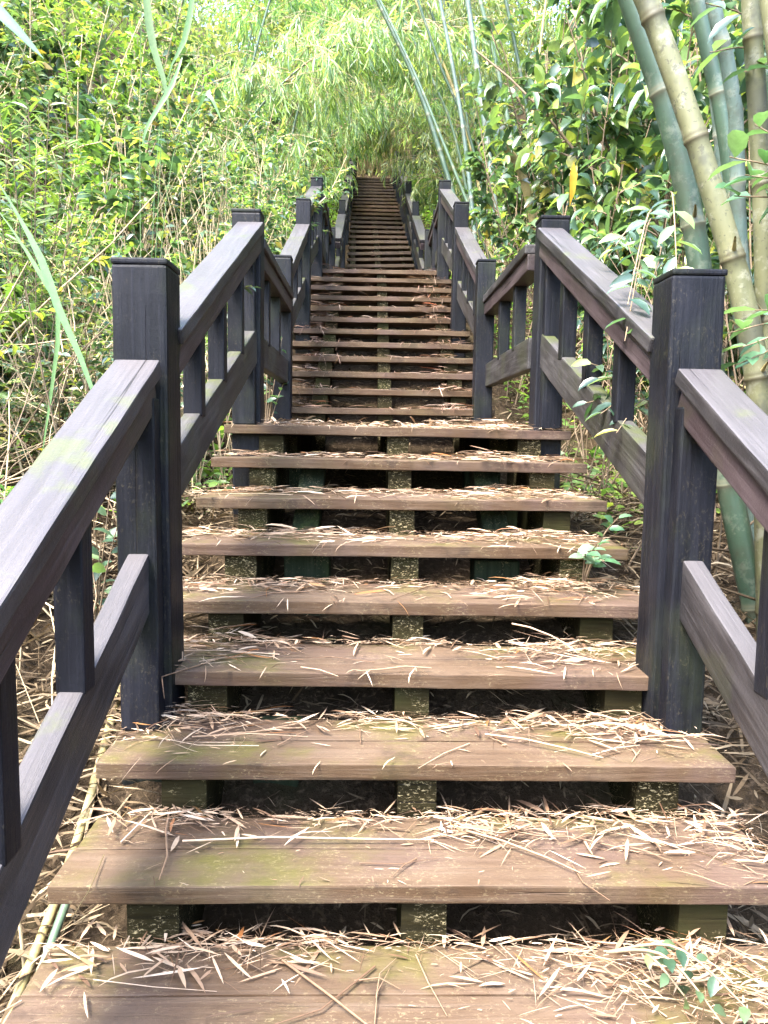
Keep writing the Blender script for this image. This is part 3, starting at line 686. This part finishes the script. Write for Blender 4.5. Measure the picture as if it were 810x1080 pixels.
# ------------------------------------------------------------------ bamboo
def culm_geo(pts, rad, inter, sides=14, r=rng):
    """a culm along a smooth polyline, swelling at every node"""
    pts = np.asarray(pts, float)
    seg = np.linalg.norm(np.diff(pts, axis=0), axis=1); cum = np.concatenate([[0], np.cumsum(seg)]); Ltot = cum[-1]
    s = []; k = []; nodes = np.arange(r.uniform(.1, inter), Ltot, inter)
    ss = [0.0]; kk = [0.0]; sw = [1.0]
    for q in nodes:
        for ds, kv, w in ((-.05, 0, 1.0), (-.016, .25, .97), (-.006, .9, 1.06), (0, 1, 1.12), (.005, .35, 1.04), (.012, .7, 1.07), (.022, .1, 1.0), (.05, 0, 1.0)):
            if 0 < q + ds < Ltot: ss.append(q + ds); kk.append(kv); sw.append(w)
        if q + inter * .5 < Ltot: ss.append(q + inter * .5); kk.append(0); sw.append(1)
    ss.append(Ltot); kk.append(0); sw.append(1)
    o = np.argsort(ss); ss = np.array(ss)[o]; kk = np.array(kk)[o]; sw = np.array(sw)[o]
    # smooth interpolation
    P = np.stack([np.interp(ss, cum, pts[:, i]) for i in range(3)], -1)
    for _ in range(3): P[1:-1] = P[1:-1] * .5 + (P[:-2] + P[2:]) * .25 if False else P[1:-1]
    f = ss / Ltot
    rr = rad * (1 - .35 * f) * sw
    v, fc = tube(P, rr, sides)
    return v, fc, np.repeat(kk, sides), [np.array([np.interp(q, cum, pts[:, i]) for i in range(3)]) for q in nodes]

def spline(ctrl, n=40):
    c = np.array(ctrl, float); t = np.linspace(0, len(c) - 1, n); out = []
    for u in t:
        i = min(int(u), len(c) - 2); f = u - i
        p0 = c[max(i - 1, 0)]; p1 = c[i]; p2 = c[i + 1]; p3 = c[min(i + 2, len(c) - 1)]
        out.append(.5 * ((2 * p1) + (-p0 + p2) * f + (2 * p0 - 5 * p1 + 4 * p2 - p3) * f * f + (-p0 + 3 * p1 - 3 * p2 + p3) * f ** 3))
    return np.array(out)

def big_culm(label, ctrl, rad, inter, mat, sheath=0):
    base = ctrl[0]; root = empty('bamboo_culm', base); tag(root, label, 'bamboo', 'thick bamboo culms behind the right railing')
    v, fc, k, nd = culm_geo(spline(ctrl), rad, inter, 20)
    o = mesh_obj('stalk', v - np.array(base), fc, mat, None, True, {'node': k}); o.parent = root
    for q in nd[1:1 + sheath]:
        a_ = rnd.uniform(3.0, 5.0); d = np.array([math.cos(a_), math.sin(a_) , .5])
        b_ = arc(q - np.array(base) + d * rad * .6, d, rnd.uniform(.05, .09), 4, .1, .05)
        t_ = mesh_obj('branch_stub', *tube(b_, np.linspace(.008, .003, 4), 6), M['drycane']); t_.parent = root
    return root
gz = lambda x, y: float(ground_z(x, y)) - .08
big_culm('thick green culm leaning over the rail, smooth and dark', [(1.19, 1.55, gz(1.19, 1.55)), (1.05, 1.6, 1.08), (.935, 1.6, 1.69), (.865, 1.6, 1.98), (.78, 1.6, 2.24), (.66, 1.6, 2.53), (.48, 1.58, 2.95), (-.1, 1.5, 4.4)], .041, .42, M['culm_green'], 3)
big_culm('yellow tan culm in front of the green one, mottled with lichen', [(1.14, 1.40, gz(1.14, 1.4)), (1.088, 1.4, 1.005), (1.044, 1.4, 1.32), (.985, 1.4, 1.57), (.889, 1.4, 1.84), (.775, 1.4, 2.13), (.645, 1.4, 2.42), (.45, 1.38, 2.8), (-.05, 1.3, 4.0)], .0385, .36, M['culm_tan'], 3)
big_culm('slim bluish culm standing behind the mottled tan one', [(1.35, 1.95, gz(1.35, 1.95)), (1.28, 1.9, 1.37), (1.17, 1.85, 1.86), (1.10, 1.8, 2.32), (.975, 1.75, 2.64), (.7, 1.7, 3.6)], .030, .45, M['culm_blue'], 2)
big_culm('pale tan culm at the picture edge, upright behind big leaves', [(1.20, 1.5, gz(1.2, 1.5)), (1.12, 1.5, 1.35), (1.04, 1.45, 1.92), (.95, 1.4, 2.42), (.8, 1.35, 3.4)], .034, .4, M['culm_tan'], 2)
big_culm('grey green culm glimpsed between the bluish and pale ones', [(1.62, 2.35, gz(1.62, 2.35)), (1.44, 2.3, 1.6), (1.28, 2.25, 2.35), (1.10, 2.2, 2.9), (.8, 2.1, 4.0)], .037, .4, M['culm_green'], 1)
big_culm('stout tan culm rising nearest the right edge of the view', [(1.19, 1.20, gz(1.19, 1.2)), (1.09, 1.22, 1.45), (1.01, 1.22, 1.95), (.93, 1.22, 2.3), (.75, 1.2, 3.2)], .042, .38, M['culm_tan'], 1)

def make_bamboo(seed, H, lean, nbr, nlf, droop, rad=.022, mat=None, lm=None, LL=(.10, .2), start=.3):
    r = np.random.RandomState(seed)
    pts = [np.array([0, 0, -.1])]; d = unit(np.array([lean * .35, 0, 1.0])); stp = H / 14
    for k in range(14):
        d = unit(d + np.array([lean * .12, 0, -.02 * abs(lean) * k]) + r.normal(0, .012, 3)); pts.append(pts[-1] + d * stp)
    pts = np.array(pts)
    v, fc, kk, nd = culm_geo(pts, rad, .38, 9, r)
    root = empty('bamboo'); mesh_obj('stalk', v, fc, mat or M['culm_far'], root, True, {'node': kk})
    st = []; P = []; D = []
    for k in range(nbr):
        t = start + (1 - start) * r.rand() ** .8; p, dd = along(pts, min(t, .999)); a_ = r.uniform(0, 6.28)
        L = r.uniform(.5, 1.3) * (1.25 - .6 * t)
        br = arc(p, np.array([math.cos(a_), math.sin(a_), .55]), L, 8, droop, .08, r); st.append(tube(br, np.linspace(.005, .0015, 8), 4))
        for q in range(4):
            p2, d2 = along(br, r.uniform(.25, .98)); a2 = r.uniform(0, 6.28)
            tw = arc(p2, d2 + np.array([math.cos(a2), math.sin(a2), -.2]) * .8, r.uniform(.15, .45), 5, droop * 1.4, .1, r); st.append(tube(tw, .0012, 3))
            for j in range(nlf):
                p3, d3 = along(tw, min(.2 + .8 * (j + .5) / nlf, .999)); P.append(p3); D.append(d3 + r.normal(0, .55, 3) + np.array([0, 0, -.55]))
    n = len(P); L = r.uniform(*LL, n)
    mesh_obj('branches', *join(st), M['stalk'], root)
    mesh_obj('foliage', *cloud(np.array(P), np.array(D), np.array([0, 0, 1.0]) + r.normal(0, .6, (n, 3)), L, L * r.uniform(.09, .14, n), T_LANCE, r.uniform(.5, 2, n)), lm or M['leaf_bamboo'], root)
    return root
BP = [make_bamboo(71, 6.5, .22, 95, 10, .8, .018), make_bamboo(72, 7.5, .30, 110, 10, .9, .020), make_bamboo(73, 5.5, .15, 85, 10, .7, .018)]
BP.append(make_bamboo(74, 4.2, .5, 120, 11, 1.3, .012, start=.12, LL=(.10, .20)))
bl = [  # proto, x, y, facing (0 leans to +x), scale, label
 (0, -2.1, 9.6, .2, 1.0, 'feathery bamboo arching from the left bank beside the second landing'),
 (1, -1.7, 12.2, -.1, 1.0, 'tall drooping bamboo on the left bank halfway up the top flight'),
 (2, -1.3, 14.6, .1, 1.1, 'slender bamboo close to the left rail near the stair head'),
 (0, -2.9, 14.8, .3, 1.15, 'feathery bamboo in the second row behind the slender left one'),
 (1, -3.6, 11.6, -.2, 1.1, 'pale bamboo high on the left bank behind bright bushes'),
 (2, -.9, 19.6, .6, 1.1, 'bamboo standing straight beyond the top step, left of the dry canes'),
 (1, -1.5, 16.8, .3, .8, 'low drooping bamboo crowding the last left post'),
 (0, 1.5, 17.0, 2.8, .8, 'low drooping bamboo crowding the last right post'),
 (3, -1.6, 11.0, .2, .8, 'low weeping bamboo over the left rail above the second landing'),
 (3, -2.2, 13.2, .0, 1.1, 'weeping bamboo with pale sprays beside the upper left rail'),
 (3, -2.1, 15.4, .1, 1.2, 'weeping bamboo reaching over the left end of the last steps'),
 (3, 1.35, 11.4, 3.1, .85, 'weeping bamboo hiding the upper right rail'),
 (3, 2.2, 13.8, 3.0, 1.15, 'weeping bamboo above the right end of the last steps'),
 (3, 2.0, 15.8, 3.2, 1.2, 'weeping bamboo crowding the stair head from the right'),
 (3, -1.1, 21.2, .6, 1.3, 'weeping bamboo hanging over the dry canes from the left'),
 (3, 1.1, 21.4, 2.5, 1.3, 'weeping bamboo hanging over the dry canes from the right'),
 (3, -2.3, 8.4, .2, 1.1, 'weeping bamboo among the shrubs beside the second landing'),
 (0, .9, 19.8, 2.6, 1.1, 'bamboo standing beyond the top step, right of the dry canes'),
 (1, -1.6, 19.6, .1, 1.1, 'tall bamboo behind the stair head on the left'),
 (1, 1.7, 19.2, 3.0, 1.1, 'tall bamboo behind the stair head on the right'),
 (2, 0.1, 20.6, 1.5, 1.25, 'farthest bamboo centred behind the top of the stairs'),
 (0, 1.35, 15.2, 3.1, 1.0, 'bamboo leaning over the right rail near the stair head'),
 (1, 1.9, 13.0, 3.3, 1.0, 'long arching bamboo from the right bank above the top flight'),
 (2, 1.5, 11.0, 3.0, .95, 'bamboo close to the right rail at the foot of the top flight'),
 (0, 2.6, 11.2, 3.2, 1.05, 'feathery bamboo in the second row on the right bank'),
 (1, 3.2, 8.8, 3.0, 1.0, 'bamboo high on the right bank behind the broadleaf bushes'),
 (2, 2.9, 6.6, 3.3, 1.0, 'bamboo rising behind the right bushes above the middle flight'),
 (0, 4.3, 13.8, 3.0, 1.2, 'distant bamboo far up the right bank'),
 (0, -4.6, 8.6, .1, 1.1, 'bamboo far up the left bank behind lime bushes'),
 (2, -5.0, 13.5, .1, 1.3, 'distant bamboo far up the left bank'),
]
first = set()
for (pi, x, y, rz, s, l) in bl:
    pr = BP[pi]; z = float(ground_z(x, y))
    if pi not in first: first.add(pi); o = pr; o.location = (x, y, z); o.rotation_euler = (0, 0, rz); o.scale = (s, s, s)
    else: o = dup(pr, (x, y, z), rz, s)
    tag(o, l, 'bamboo', 'feathery bamboos around the top flight')

def thin_culm(label, ctrl, rad, mat, inter=.4):
    base = np.array(ctrl[0]); root = empty('bamboo_culm', tuple(base)); tag(root, label, 'bamboo', 'slender leaning culms on the right bank')
    v, fc, k, nd = culm_geo(spline(ctrl), rad, inter, 10); o = mesh_obj('stalk', v - base, fc, mat, None, True, {'node': k}); o.parent = root
thin_culm('long straight green culm leaning left across the leaves', [(1.22, 8.0, gz(1.22, 8)), (.743, 8, 3.957), (.351, 8, 5.008), (-.102, 8, 5.885), (-.8, 8, 7.2)], .032, M['culm_green'])
thin_culm('thinner green culm leaning left just before the long one', [(1.35, 7.5, gz(1.35, 7.5)), (.62, 7.5, 4.2), (.30, 7.5, 4.9), (-.12, 7.5, 5.7), (-.6, 7.5, 6.6)], .018, M['culm_far'])
thin_culm('grey upright culm in the dark gap of the right bank', [(1.42, 7.95, gz(1.42, 7.95)), (1.2, 8, 4.1), (1.08, 8, 4.8), (.8, 8, 6.4)], .040, M['culm_blue'])
thin_culm('second grey culm just right of the dark gap', [(1.2, 8.4, gz(1.2, 8.4)), (.98, 8.4, 4.3), (.82, 8.4, 5.2), (.5, 8.4, 6.6)], .030, M['culm_blue'])
thin_culm('straw coloured culm slanting steeply behind the long green one', [(1.5, 9.4, gz(1.5, 9.4)), (1.1, 9.4, 5.0), (.5, 9.4, 6.4), (-.1, 9.4, 7.6)], .030, M['drycane'])
thin_culm('pale green culm at the upper middle, leaning gently left', [(1.9, 9.0, gz(1.9, 9)), (1.5, 9, 5.2), (1.1, 9, 6.6), (.7, 9, 7.8)], .034, M['culm_far'])
thin_culm('short cut culm with a pale flat end among the right bushes', [(1.55, 6.4, gz(1.55, 6.4)), (1.22, 6.1, 3.38), (1.0, 5.9, 3.62)], .05, M['drycane'])

thin_culm('narrow dark culm leaning beside the long green one, to its right', [(1.5, 8.6, gz(1.5, 8.6)), (1.05, 8.6, 4.6), (.62, 8.5, 5.5), (.1, 8.4, 6.8)], .020, M['culm_green'])
thin_culm('narrow green culm leaning out of the right bank above the lime bushes', [(1.4, 10.2, gz(1.4, 10.2)), (1.0, 10.2, 5.3), (.45, 10.1, 6.4), (-.2, 10, 7.6)], .022, M['culm_far'])
thin_culm('thin olive culm standing among the upper right leaves', [(1.75, 7.4, gz(1.75, 7.4)), (1.5, 7.3, 4.2), (1.25, 7.2, 5.2), (.9, 7.1, 6.4)], .024, M['culm_green'])
thin_culm('thin tan culm crossing behind the thin olive one', [(1.35, 7.0, gz(1.35, 7)), (1.42, 7.0, 4.0), (1.5, 7.0, 5.0), (1.62, 7, 6.2)], .018, M['drycane'])
thin_culm('thin dark culm farthest up the right bank', [(1.7, 11.5, gz(1.7, 11.5)), (1.2, 11.4, 6.2), (.75, 11.3, 7.4), (.2, 11.2, 8.6)], .026, M['culm_green'])
big_culm('slender dark green culm squeezed between the tan ones', [(1.42, 1.75, gz(1.42, 1.75)), (1.3, 1.75, 1.5), (1.2, 1.7, 2.1), (1.1, 1.65, 2.6), (.9, 1.6, 3.6)], .022, .34, M['culm_green'], 2)
big_culm('slender straw coloured culm behind the big pale leaves', [(1.3, 1.35, gz(1.3, 1.35)), (1.16, 1.35, 1.4), (1.06, 1.35, 1.95), (1.0, 1.35, 2.5), (.9, 1.3, 3.4)], .019, .3, M['drycane'], 2)
big_culm('dark bluish culm set back behind the whole clump', [(1.75, 2.6, gz(1.75, 2.6)), (1.5, 2.6, 1.9), (1.32, 2.5, 2.7), (1.15, 2.5, 3.3), (.9, 2.4, 4.2)], .032, .42, M['culm_blue'], 1)

# dry canes hanging at the head of the stairs
r = np.random.RandomState(91); parts = []
for k in range(190):
    x = r.uniform(-.75, .75); y = r.uniform(16.9, 18.0); z = float(stair_z(y)) + r.uniform(-.1, .2) ; 
    parts.append(tube(arc((x, y, z), (r.normal(0, .12), r.normal(0, .08), 1), r.uniform(.6, 1.7), 6, .2, .06, r), np.linspace(.014, .005, 6) * r.uniform(.5, 1.2), 5))
n = 150; P = np.stack([r.uniform(-.8, .8, n), r.uniform(16.8, 18.1, n), np.zeros(n)], -1); P[:, 2] = stair_z(P[:, 1]) + r.uniform(.1, 2.0, n)
parts.append(cloud(P, np.stack([r.normal(0, .3, n), r.normal(0, .3, n), -np.ones(n)], -1), r.normal(0, 1, (n, 3)), r.uniform(.12, .3, n), r.uniform(.010, .025, n), T_LANCE))
tag(mesh_obj('dry_canes', *join(parts), M['drycane'], attrs=None), 'thicket of straw yellow dry canes at the head of the stairs', 'dry canes', kind='stuff')

# dry stalk tangle on the left bank
def stalks(name, label, n, xr, yr, hr, mat, seed, lean=.25, rad=(.003, .008), droop=.25):
    r = np.random.RandomState(seed); parts = []
    for k in range(n):
        x = r.uniform(*xr); y = r.uniform(*yr)
        a_ = arc((x, y, float(ground_z(x, y)) - .03), (r.normal(0, lean), r.normal(0, lean), 1), r.uniform(*hr), 6, droop, .10, r)
        if np.abs(a_[:, 0]).min() < .80: continue
        parts.append(tube(a_, np.linspace(1, .35, 6) * r.uniform(*rad), 4))
    tag(mesh_obj(name, *join(parts), mat), label, 'dry stalks', kind='stuff')
stalks('dry_stalks', 'dense pale dry stalks standing behind the left railing', 560, (-2.2, -.85), (2.6, 9), (.5, 1.5), M['stalk'], 1, .2)
stalks('dry_stalks', 'tangle of bent brown twigs on the near left bank', 300, (-2.6, -.95), (.9, 3.4), (.4, 1.3), M['twig'], 2, .55, (.002, .006), .6)
stalks('dry_stalks', 'yellow broken straws lying about beside the nearest left railing', 200, (-2.4, -.85), (.2, 2.8), (.4, 1.1), M['stalk'], 3, .75, (.002, .006), .8)
stalks('dry_stalks', 'brown stems and vines below the bushes on the right bank', 520, (.85, 2.3), (1.8, 8), (.4, 1.5), M['twig'], 4, .35, (.002, .007), .4)

r = np.random.RandomState(66); n = 26000; x = np.sign(r.randn(n)) * (.86 + np.abs(r.normal(0, 1.5, n))); y = 2.2 + 15 * r.rand(n); x = np.where((y > 8) & (r.rand(n) < .3), np.sign(x) * r.uniform(.66, 1.1, n), x)
P = np.stack([x, y, ground_z(x, y) + np.abs(r.normal(0, .16, n))], -1); L = r.uniform(.035, .10, n)
tag(mesh_obj('ground_cover', *cloud(P, np.stack([r.normal(0, 1, n), r.normal(0, 1, n), r.normal(.2, .4, n)], -1), np.stack([r.normal(0, .5, n), r.normal(-.3, .5, n), np.ones(n)], -1), L, L * r.uniform(.3, .55, n), T_LANCE), M['leaf_lime']), 'low green creepers covering the soil of both banks', 'ground cover', kind='stuff')
# far wood closing the view, plus unseen clumps added for shade: one mass
r = np.random.RandomState(17); P = []; Q = []
def clumps(nc, xr, yr, hr, rr, per):
    for k in range(nc):
        x = r.uniform(*xr); y = r.uniform(*yr)
        if abs(x) < 1.6 and y < 19: continue
        c = np.array([x, y, float(ground_z(x, y)) + r.uniform(*hr)]); R_ = r.uniform(*rr)
        d = unit(r.normal(0, 1, (per, 3))); q = c + d * (R_ * r.uniform(.45, 1.05, per) ** .5)[:, None] * np.array([1, 1, .8])
        P.append(q); Q.append(d)
clumps(230, (-14, 14), (18.5, 32), (0, 9), (.8, 1.8), 330)
clumps(80, (-3.5, 3.5), (19.5, 27), (0, 6), (.7, 1.4), 220)
clumps(40, (-2.6, 1), (20, 25), (2, 8), (.7, 1.4), 220)
clumps(70, (-9, 9), (-13, -5), (0, 5.5), (.8, 1.6), 260)  # unseen foliage behind the camera, added to block low light on the steps
clumps(90, (-11, -4.6), (2, 18), (.2, 4.5), (.7, 1.4), 330)
clumps(85, (4.6, 11), (2, 18), (.2, 5), (.7, 1.4), 330)
P = np.concatenate(P); Q = np.concatenate(Q); n = len(P)
tag(mesh_obj('far_wood', *cloud(P, Q + r.normal(0, .7, (n, 3)) + [0, 0, -.3], r.normal(0, .6, (n, 3)) + [0, 0, 1], r.uniform(.12, .30, n), r.uniform(.04, .10, n), T_LANCE), M['leaf_bamboo']), 'pale green wood closing the view behind the bamboos, plus unseen shading clumps behind the camera', 'wood', kind='stuff')

# ------------------------------------------------------------------ single plants that stand out
def blade_plant(name, label, base, blades, mat, cat='reed', group=None):
    root = empty(name, base); tag(root, label, cat, group)
    for ctrl, w in blades:
        p = spline(ctrl, 18) - np.array(base); tg = unit(np.gradient(p, axis=0)); s = unit(np.cross(tg, [.25, -1, .15]))
        t = np.linspace(0, 1, 18); ww = w * np.clip((t - .42) * 5, .10, 1) * (1 - t ** 4)
        up = np.cross(s, tg)
        v = np.stack([p - s * ww[:, None] / 2 + up * ww[:, None] * .12, p, p + s * ww[:, None] / 2 + up * ww[:, None] * .12], 1).reshape(-1, 3)
        i = np.arange(17)[:, None] * 3; f = np.concatenate([np.stack([i + 0, i + 1, i + 4, i + 3], -1).reshape(-1, 4), np.stack([i + 1, i + 2, i + 5, i + 4], -1).reshape(-1, 4)])
        o = mesh_obj('blade', v, f, mat, None, True); o.parent = root
    return root
zb = gz(-1.5, 1.0)
blade_plant('reed', 'long pale green reed blades arching down beside the nearest left post', (-1.5, 1.0, zb),
  [([(-1.5, 1.0, zb), (-1.42, 1.05, 1.5), (-1.22, 1.15, 1.98), (-1.105, 1.2, 1.80), (-1.01, 1.2, 1.63), (-.96, 1.2, 1.487), (-.888, 1.2, 1.313), (-.83, 1.2, 1.1)], .026),
   ([(-1.5, 1.0, zb), (-1.40, 1.2, 1.5), (-1.25, 1.3, 1.85), (-1.153, 1.3, 1.756), (-1.054, 1.3, 1.605), (-1.0, 1.3, 1.48), (-1.03, 1.3, 1.25), (-1.06, 1.3, 1.08)], .018),
   ([(-1.5, 1.0, zb), (-1.6, 1.3, 1.1), (-1.7, 1.7, 1.5), (-1.6, 2.0, 1.3)], .024)], M['blade'])
zb = gz(-1.35, 3.3)
blade_plant('reed', 'giant reed with broad blades high above the second left post', (-1.35, 3.3, zb),
  [([(-1.35, 3.3, zb), (-1.32, 3.2, 2.4), (-1.25, 3.05, 3.4), (-1.24, 3.0, 3.5), (-1.20, 3.0, 3.06), (-1.14, 3.0, 2.85), (-1.116, 3.0, 2.70)], .045),
   ([(-1.35, 3.3, zb), (-1.2, 3.1, 2.3), (-1.13, 3.0, 2.82), (-1.035, 3.0, 3.043), (-.988, 3.0, 3.30), (-.96, 3, 3.6)], .034),
   ([(-1.35, 3.3, zb), (-1.2, 3.1, 2.6), (-1.05, 3.0, 2.95), (-1.09, 2.95, 2.8), (-1.19, 2.9, 2.6), (-1.22, 2.9, 2.5)], .028),
   ([(-1.35, 3.3, zb), (-1.15, 3.1, 2.4), (-.98, 3.05, 2.75), (-.92, 3, 2.78), (-.86, 3, 2.66)], .028)], M['blade'])
zb = gz(-3.0, 3.6)
blade_plant('palm', 'dark blue green palm fronds in the upper left corner', (-3.0, 3.6, zb),
  [([(-3.0, 3.6, zb), (-2.9, 3.6, 2.8), (-2.6, 3.6, 3.5), (-2.3, 3.6, 3.52), (-1.95, 3.6, 3.2)], .13),
   ([(-3.0, 3.6, zb), (-2.8, 3.5, 2.8), (-2.5, 3.5, 3.25), (-2.2, 3.5, 3.2)], .12),
   ([(-3.0, 3.6, zb), (-2.8, 3.6, 3.0), (-2.3, 3.6, 3.7), (-1.9, 3.6, 3.75)], .10),
   ([(-3.0, 3.6, zb), (-2.7, 3.4, 2.7), (-2.35, 3.4, 3.0), (-2.2, 3.4, 2.8)], .10)], M['palm'], 'palm')

def sprig(name, label, base, tips, nl, Lr, asp, mat, cat='plant', seed=0, group=None, T=T_BROAD):
    r = np.random.RandomState(seed); root = empty(name, base); tag(root, label, cat, group); st = []; P = []; D = []
    b = np.array(base)
    for tip in tips:
        tp = np.array(tip); md = (b + tp) / 2 + np.array([0, 0, .25 * np.linalg.norm((tp - b)[:2])])
        c = spline([b, md, tp], 12) - b; st.append(tube(c, np.linspace(.004, .0015, 12), 5))
        for j in range(nl):
            p, d = along(c, min(.35 + .65 * (j + .5) / nl, .999)); sd = unit(np.cross(d, [0.1, .2, 1])) * (1 if j % 2 else -1)
            P.append(p); D.append(d * .6 + sd * .9 + r.normal(0, .25, 3))
    n = len(P); L = r.uniform(*Lr, n)
    o = mesh_obj('stems', *join(st), M['twig']); o.parent = root
    o = mesh_obj('leaves', *cloud(np.array(P), np.array(D), r.normal(0, .35, (n, 3)) + [0, -.5, 1], L, L * asp, T), mat); o.parent = root
sprig('seedling', 'bluish leafy seedling growing through the right end of the fifth step', (.60, 1.62, 5 * RISE), [(.60, 1.48, .83), (.56, 1.46, .80), (.62, 1.46, .78), (.66, 1.46, .92)], 5, (.035, .06), .6, M['sprig'], seed=1)
sprig('seedling', 'green creeper with small leaves climbing the left landing post', (-.76, 3.8, Z9 - .1), [(-.70, 3.82, 1.80), (-.66, 3.83, 1.74), (-.74, 3.8, 1.72), (-.64, 3.84, 1.50)], 6, (.045, .075), .55, M['leaf_mid'], seed=2)
sprig('seedling', 'small green seedlings on the soil behind the nearest left post', (-.98, 1.45, float(ground_z(-.98, 1.45))), [(-.90, 1.4, .98), (-.86, 1.35, .90), (-.93, 1.4, .84), (-1.0, 1.4, .78)], 5, (.05, .08), .5, M['leaf_mid'], seed=3)
sprig('creeper', 'green creeper lying on the right side of the bottom step', (.36, .50, RISE + .02), [(.46, .36, RISE + .03), (.56, .33, RISE + .03), (.50, .28, RISE + .03)], 6, (.028, .045), .55, M['leaf_mid'], seed=4)
sprig('vine', 'leafy vine hanging over the right handrail beside the big post', (.95, 2.0, 1.9), [(.66, 1.45, 1.63), (.62, 1.35, 1.55), (.68, 1.75, 1.78), (.60, 1.30, 1.44), (.74, 1.95, 1.86), (.72, 1.25, 1.62)], 9, (.05, .09), .42, M['leaf_dark'], 'vine', 5)
sprig('vine', 'leafy vine threading between the balusters under the right handrail', (.98, 1.9, 1.1), [(.62, 1.62, 1.36), (.60, 1.5, 1.24), (.63, 1.75, 1.42), (.62, 1.40, 1.18), (.60, 1.68, 1.28)], 8, (.055, .095), .42, M['leaf_dark'], 'vine', 6)
sprig('branch', 'branch with big pale leaves in front of the tan culms', (1.25, 1.1, 1.5), [(.78, 1.1, 1.88), (.82, 1.15, 1.80), (.84, 1.1, 1.96), (.80, 1.05, 1.82)], 7, (.07, .12), .48, M['sprig'], 'branch', 7)
sprig('branch', 'leafy branch sagging beside the right post below the tan culm', (1.3, 1.2, 1.25), [(.80, 1.1, 1.44), (.83, 1.1, 1.36), (.87, 1.1, 1.5), (.82, 1.05, 1.40)], 8, (.07, .11), .48, M['sprig'], 'branch', 8)
sprig('branch', 'glossy leaf branch crossing the top of the bluish culm', (1.3, 1.7, 2.1), [(.82, 1.35, 2.25), (.92, 1.35, 2.2), (.80, 1.35, 2.38), (1.0, 1.4, 2.3)], 7, (.07, .12), .45, M['leaf_dark'], 'branch', 9)
sprig('bright_fern', 'feathery bright green fern clump on the left bank', (-1.75, 2.9, float(ground_z(-1.75, 2.9))), [(-1.5, 2.7, 2.45), (-1.62, 2.6, 2.55), (-1.75, 2.6, 2.6), (-1.9, 2.7, 2.5), (-1.45, 2.7, 2.25), (-1.6, 2.6, 2.3), (-1.8, 2.6, 2.35), (-1.7, 2.6, 2.45), (-1.55, 2.65, 2.6)], 44, (.05, .11), .17, M['leaf_lime'], 'fern', 10, T=T_LANCE)
for lab, ctrl, rd in (('long pale cane lying on the soil beside the lowest steps', [(-.86, 1.35, .42), (-.83, .9, .16), (-.84, .45, -.06), (-.86, -.4, -.42)], .013),
                     ('shorter greenish cane lying just inside the pale one', [(-.79, .75, .12), (-.80, .4, -.06), (-.80, -.1, -.28)], .010)):
    root = empty('fallen_cane', ctrl[0]); tag(root, lab, 'cane', 'fallen canes')
    v, fc, k, nd = culm_geo(spline(ctrl), rd, .22, 9); o = mesh_obj('stalk', v - np.array(ctrl[0]), fc, M['culm_far'] if rd < .012 else M['drycane'], None, True, {'node': k}); o.parent = root
# hanging dying leaf
o = mesh_obj('orange_leaf', *cloud([[.61, 2.0, 2.17]], [[.02, 0, -1]], [[.1, -1, 0]], .15, .03, T_LANCE), M['orange']); tag(o, 'single orange dying leaf hanging above the second right post', 'leaf')

# ------------------------------------------------------------------ camera, light
cam = bpy.data.cameras.new('camera'); co = bpy.data.objects.new('camera', cam); COL.objects.link(co)
pit, yaw, roll = 0.10036529, 0.02035782, 0.01554384
co.matrix_world = Matrix.Translation((-.124274, -.917257, 1.164511)) @ Matrix.Rotation(-yaw, 4, 'Z') @ Matrix.Rotation(math.pi / 2 - pit, 4, 'X') @ Matrix.Rotation(roll, 4, 'Z')
cam.sensor_fit = 'VERTICAL'; cam.sensor_height = 24; cam.lens = 811 / 1080 * 24
cam.clip_start = .02; cam.clip_end = 400
sc.camera = co

sv = Vector((-.38, -.36, .85)).normalized()
el = math.asin(sv.z); az = math.atan2(sv.x, sv.y)
w = bpy.data.worlds.new('World'); sc.world = w; w.use_nodes = True
nt = w.node_tree; nt.nodes.clear()
wo = nt.nodes.new('ShaderNodeOutputWorld'); bg = nt.nodes.new('ShaderNodeBackground'); sky = nt.nodes.new('ShaderNodeTexSky')
sky.sky_type = 'NISHITA'; sky.sun_disc = False; sky.sun_elevation = el; sky.sun_rotation = az; sky.dust_density = 2.5; sky.ozone_density = .6
bg.inputs['Strength'].default_value = .15
nt.links.new(sky.outputs[0], bg.inputs[0]); nt.links.new(bg.outputs[0], wo.inputs[0])
sl = bpy.data.lights.new('sun', 'SUN'); sl.energy = 1.5; sl.angle = R(22); sl.color = (1, .96, .88)
so = bpy.data.objects.new('sun', sl); COL.objects.link(so); so.location = sv * 30
so.rotation_euler = (-sv).to_track_quat('-Z', 'Y').to_euler()
vs = sc.view_settings; vs.view_transform = 'Standard'; vs.look = 'None'; vs.gamma = 1; vs.use_curve_mapping = False; vs.exposure = 3.7
sc.cycles.max_bounces = 6; sc.cycles.diffuse_bounces = 3; sc.cycles.transmission_bounces = 4; sc.cycles.transparent_max_bounces = 4
sc.cycles.caustics_reflective = False; sc.cycles.caustics_refractive = False
sc.cycles.use_denoising = True
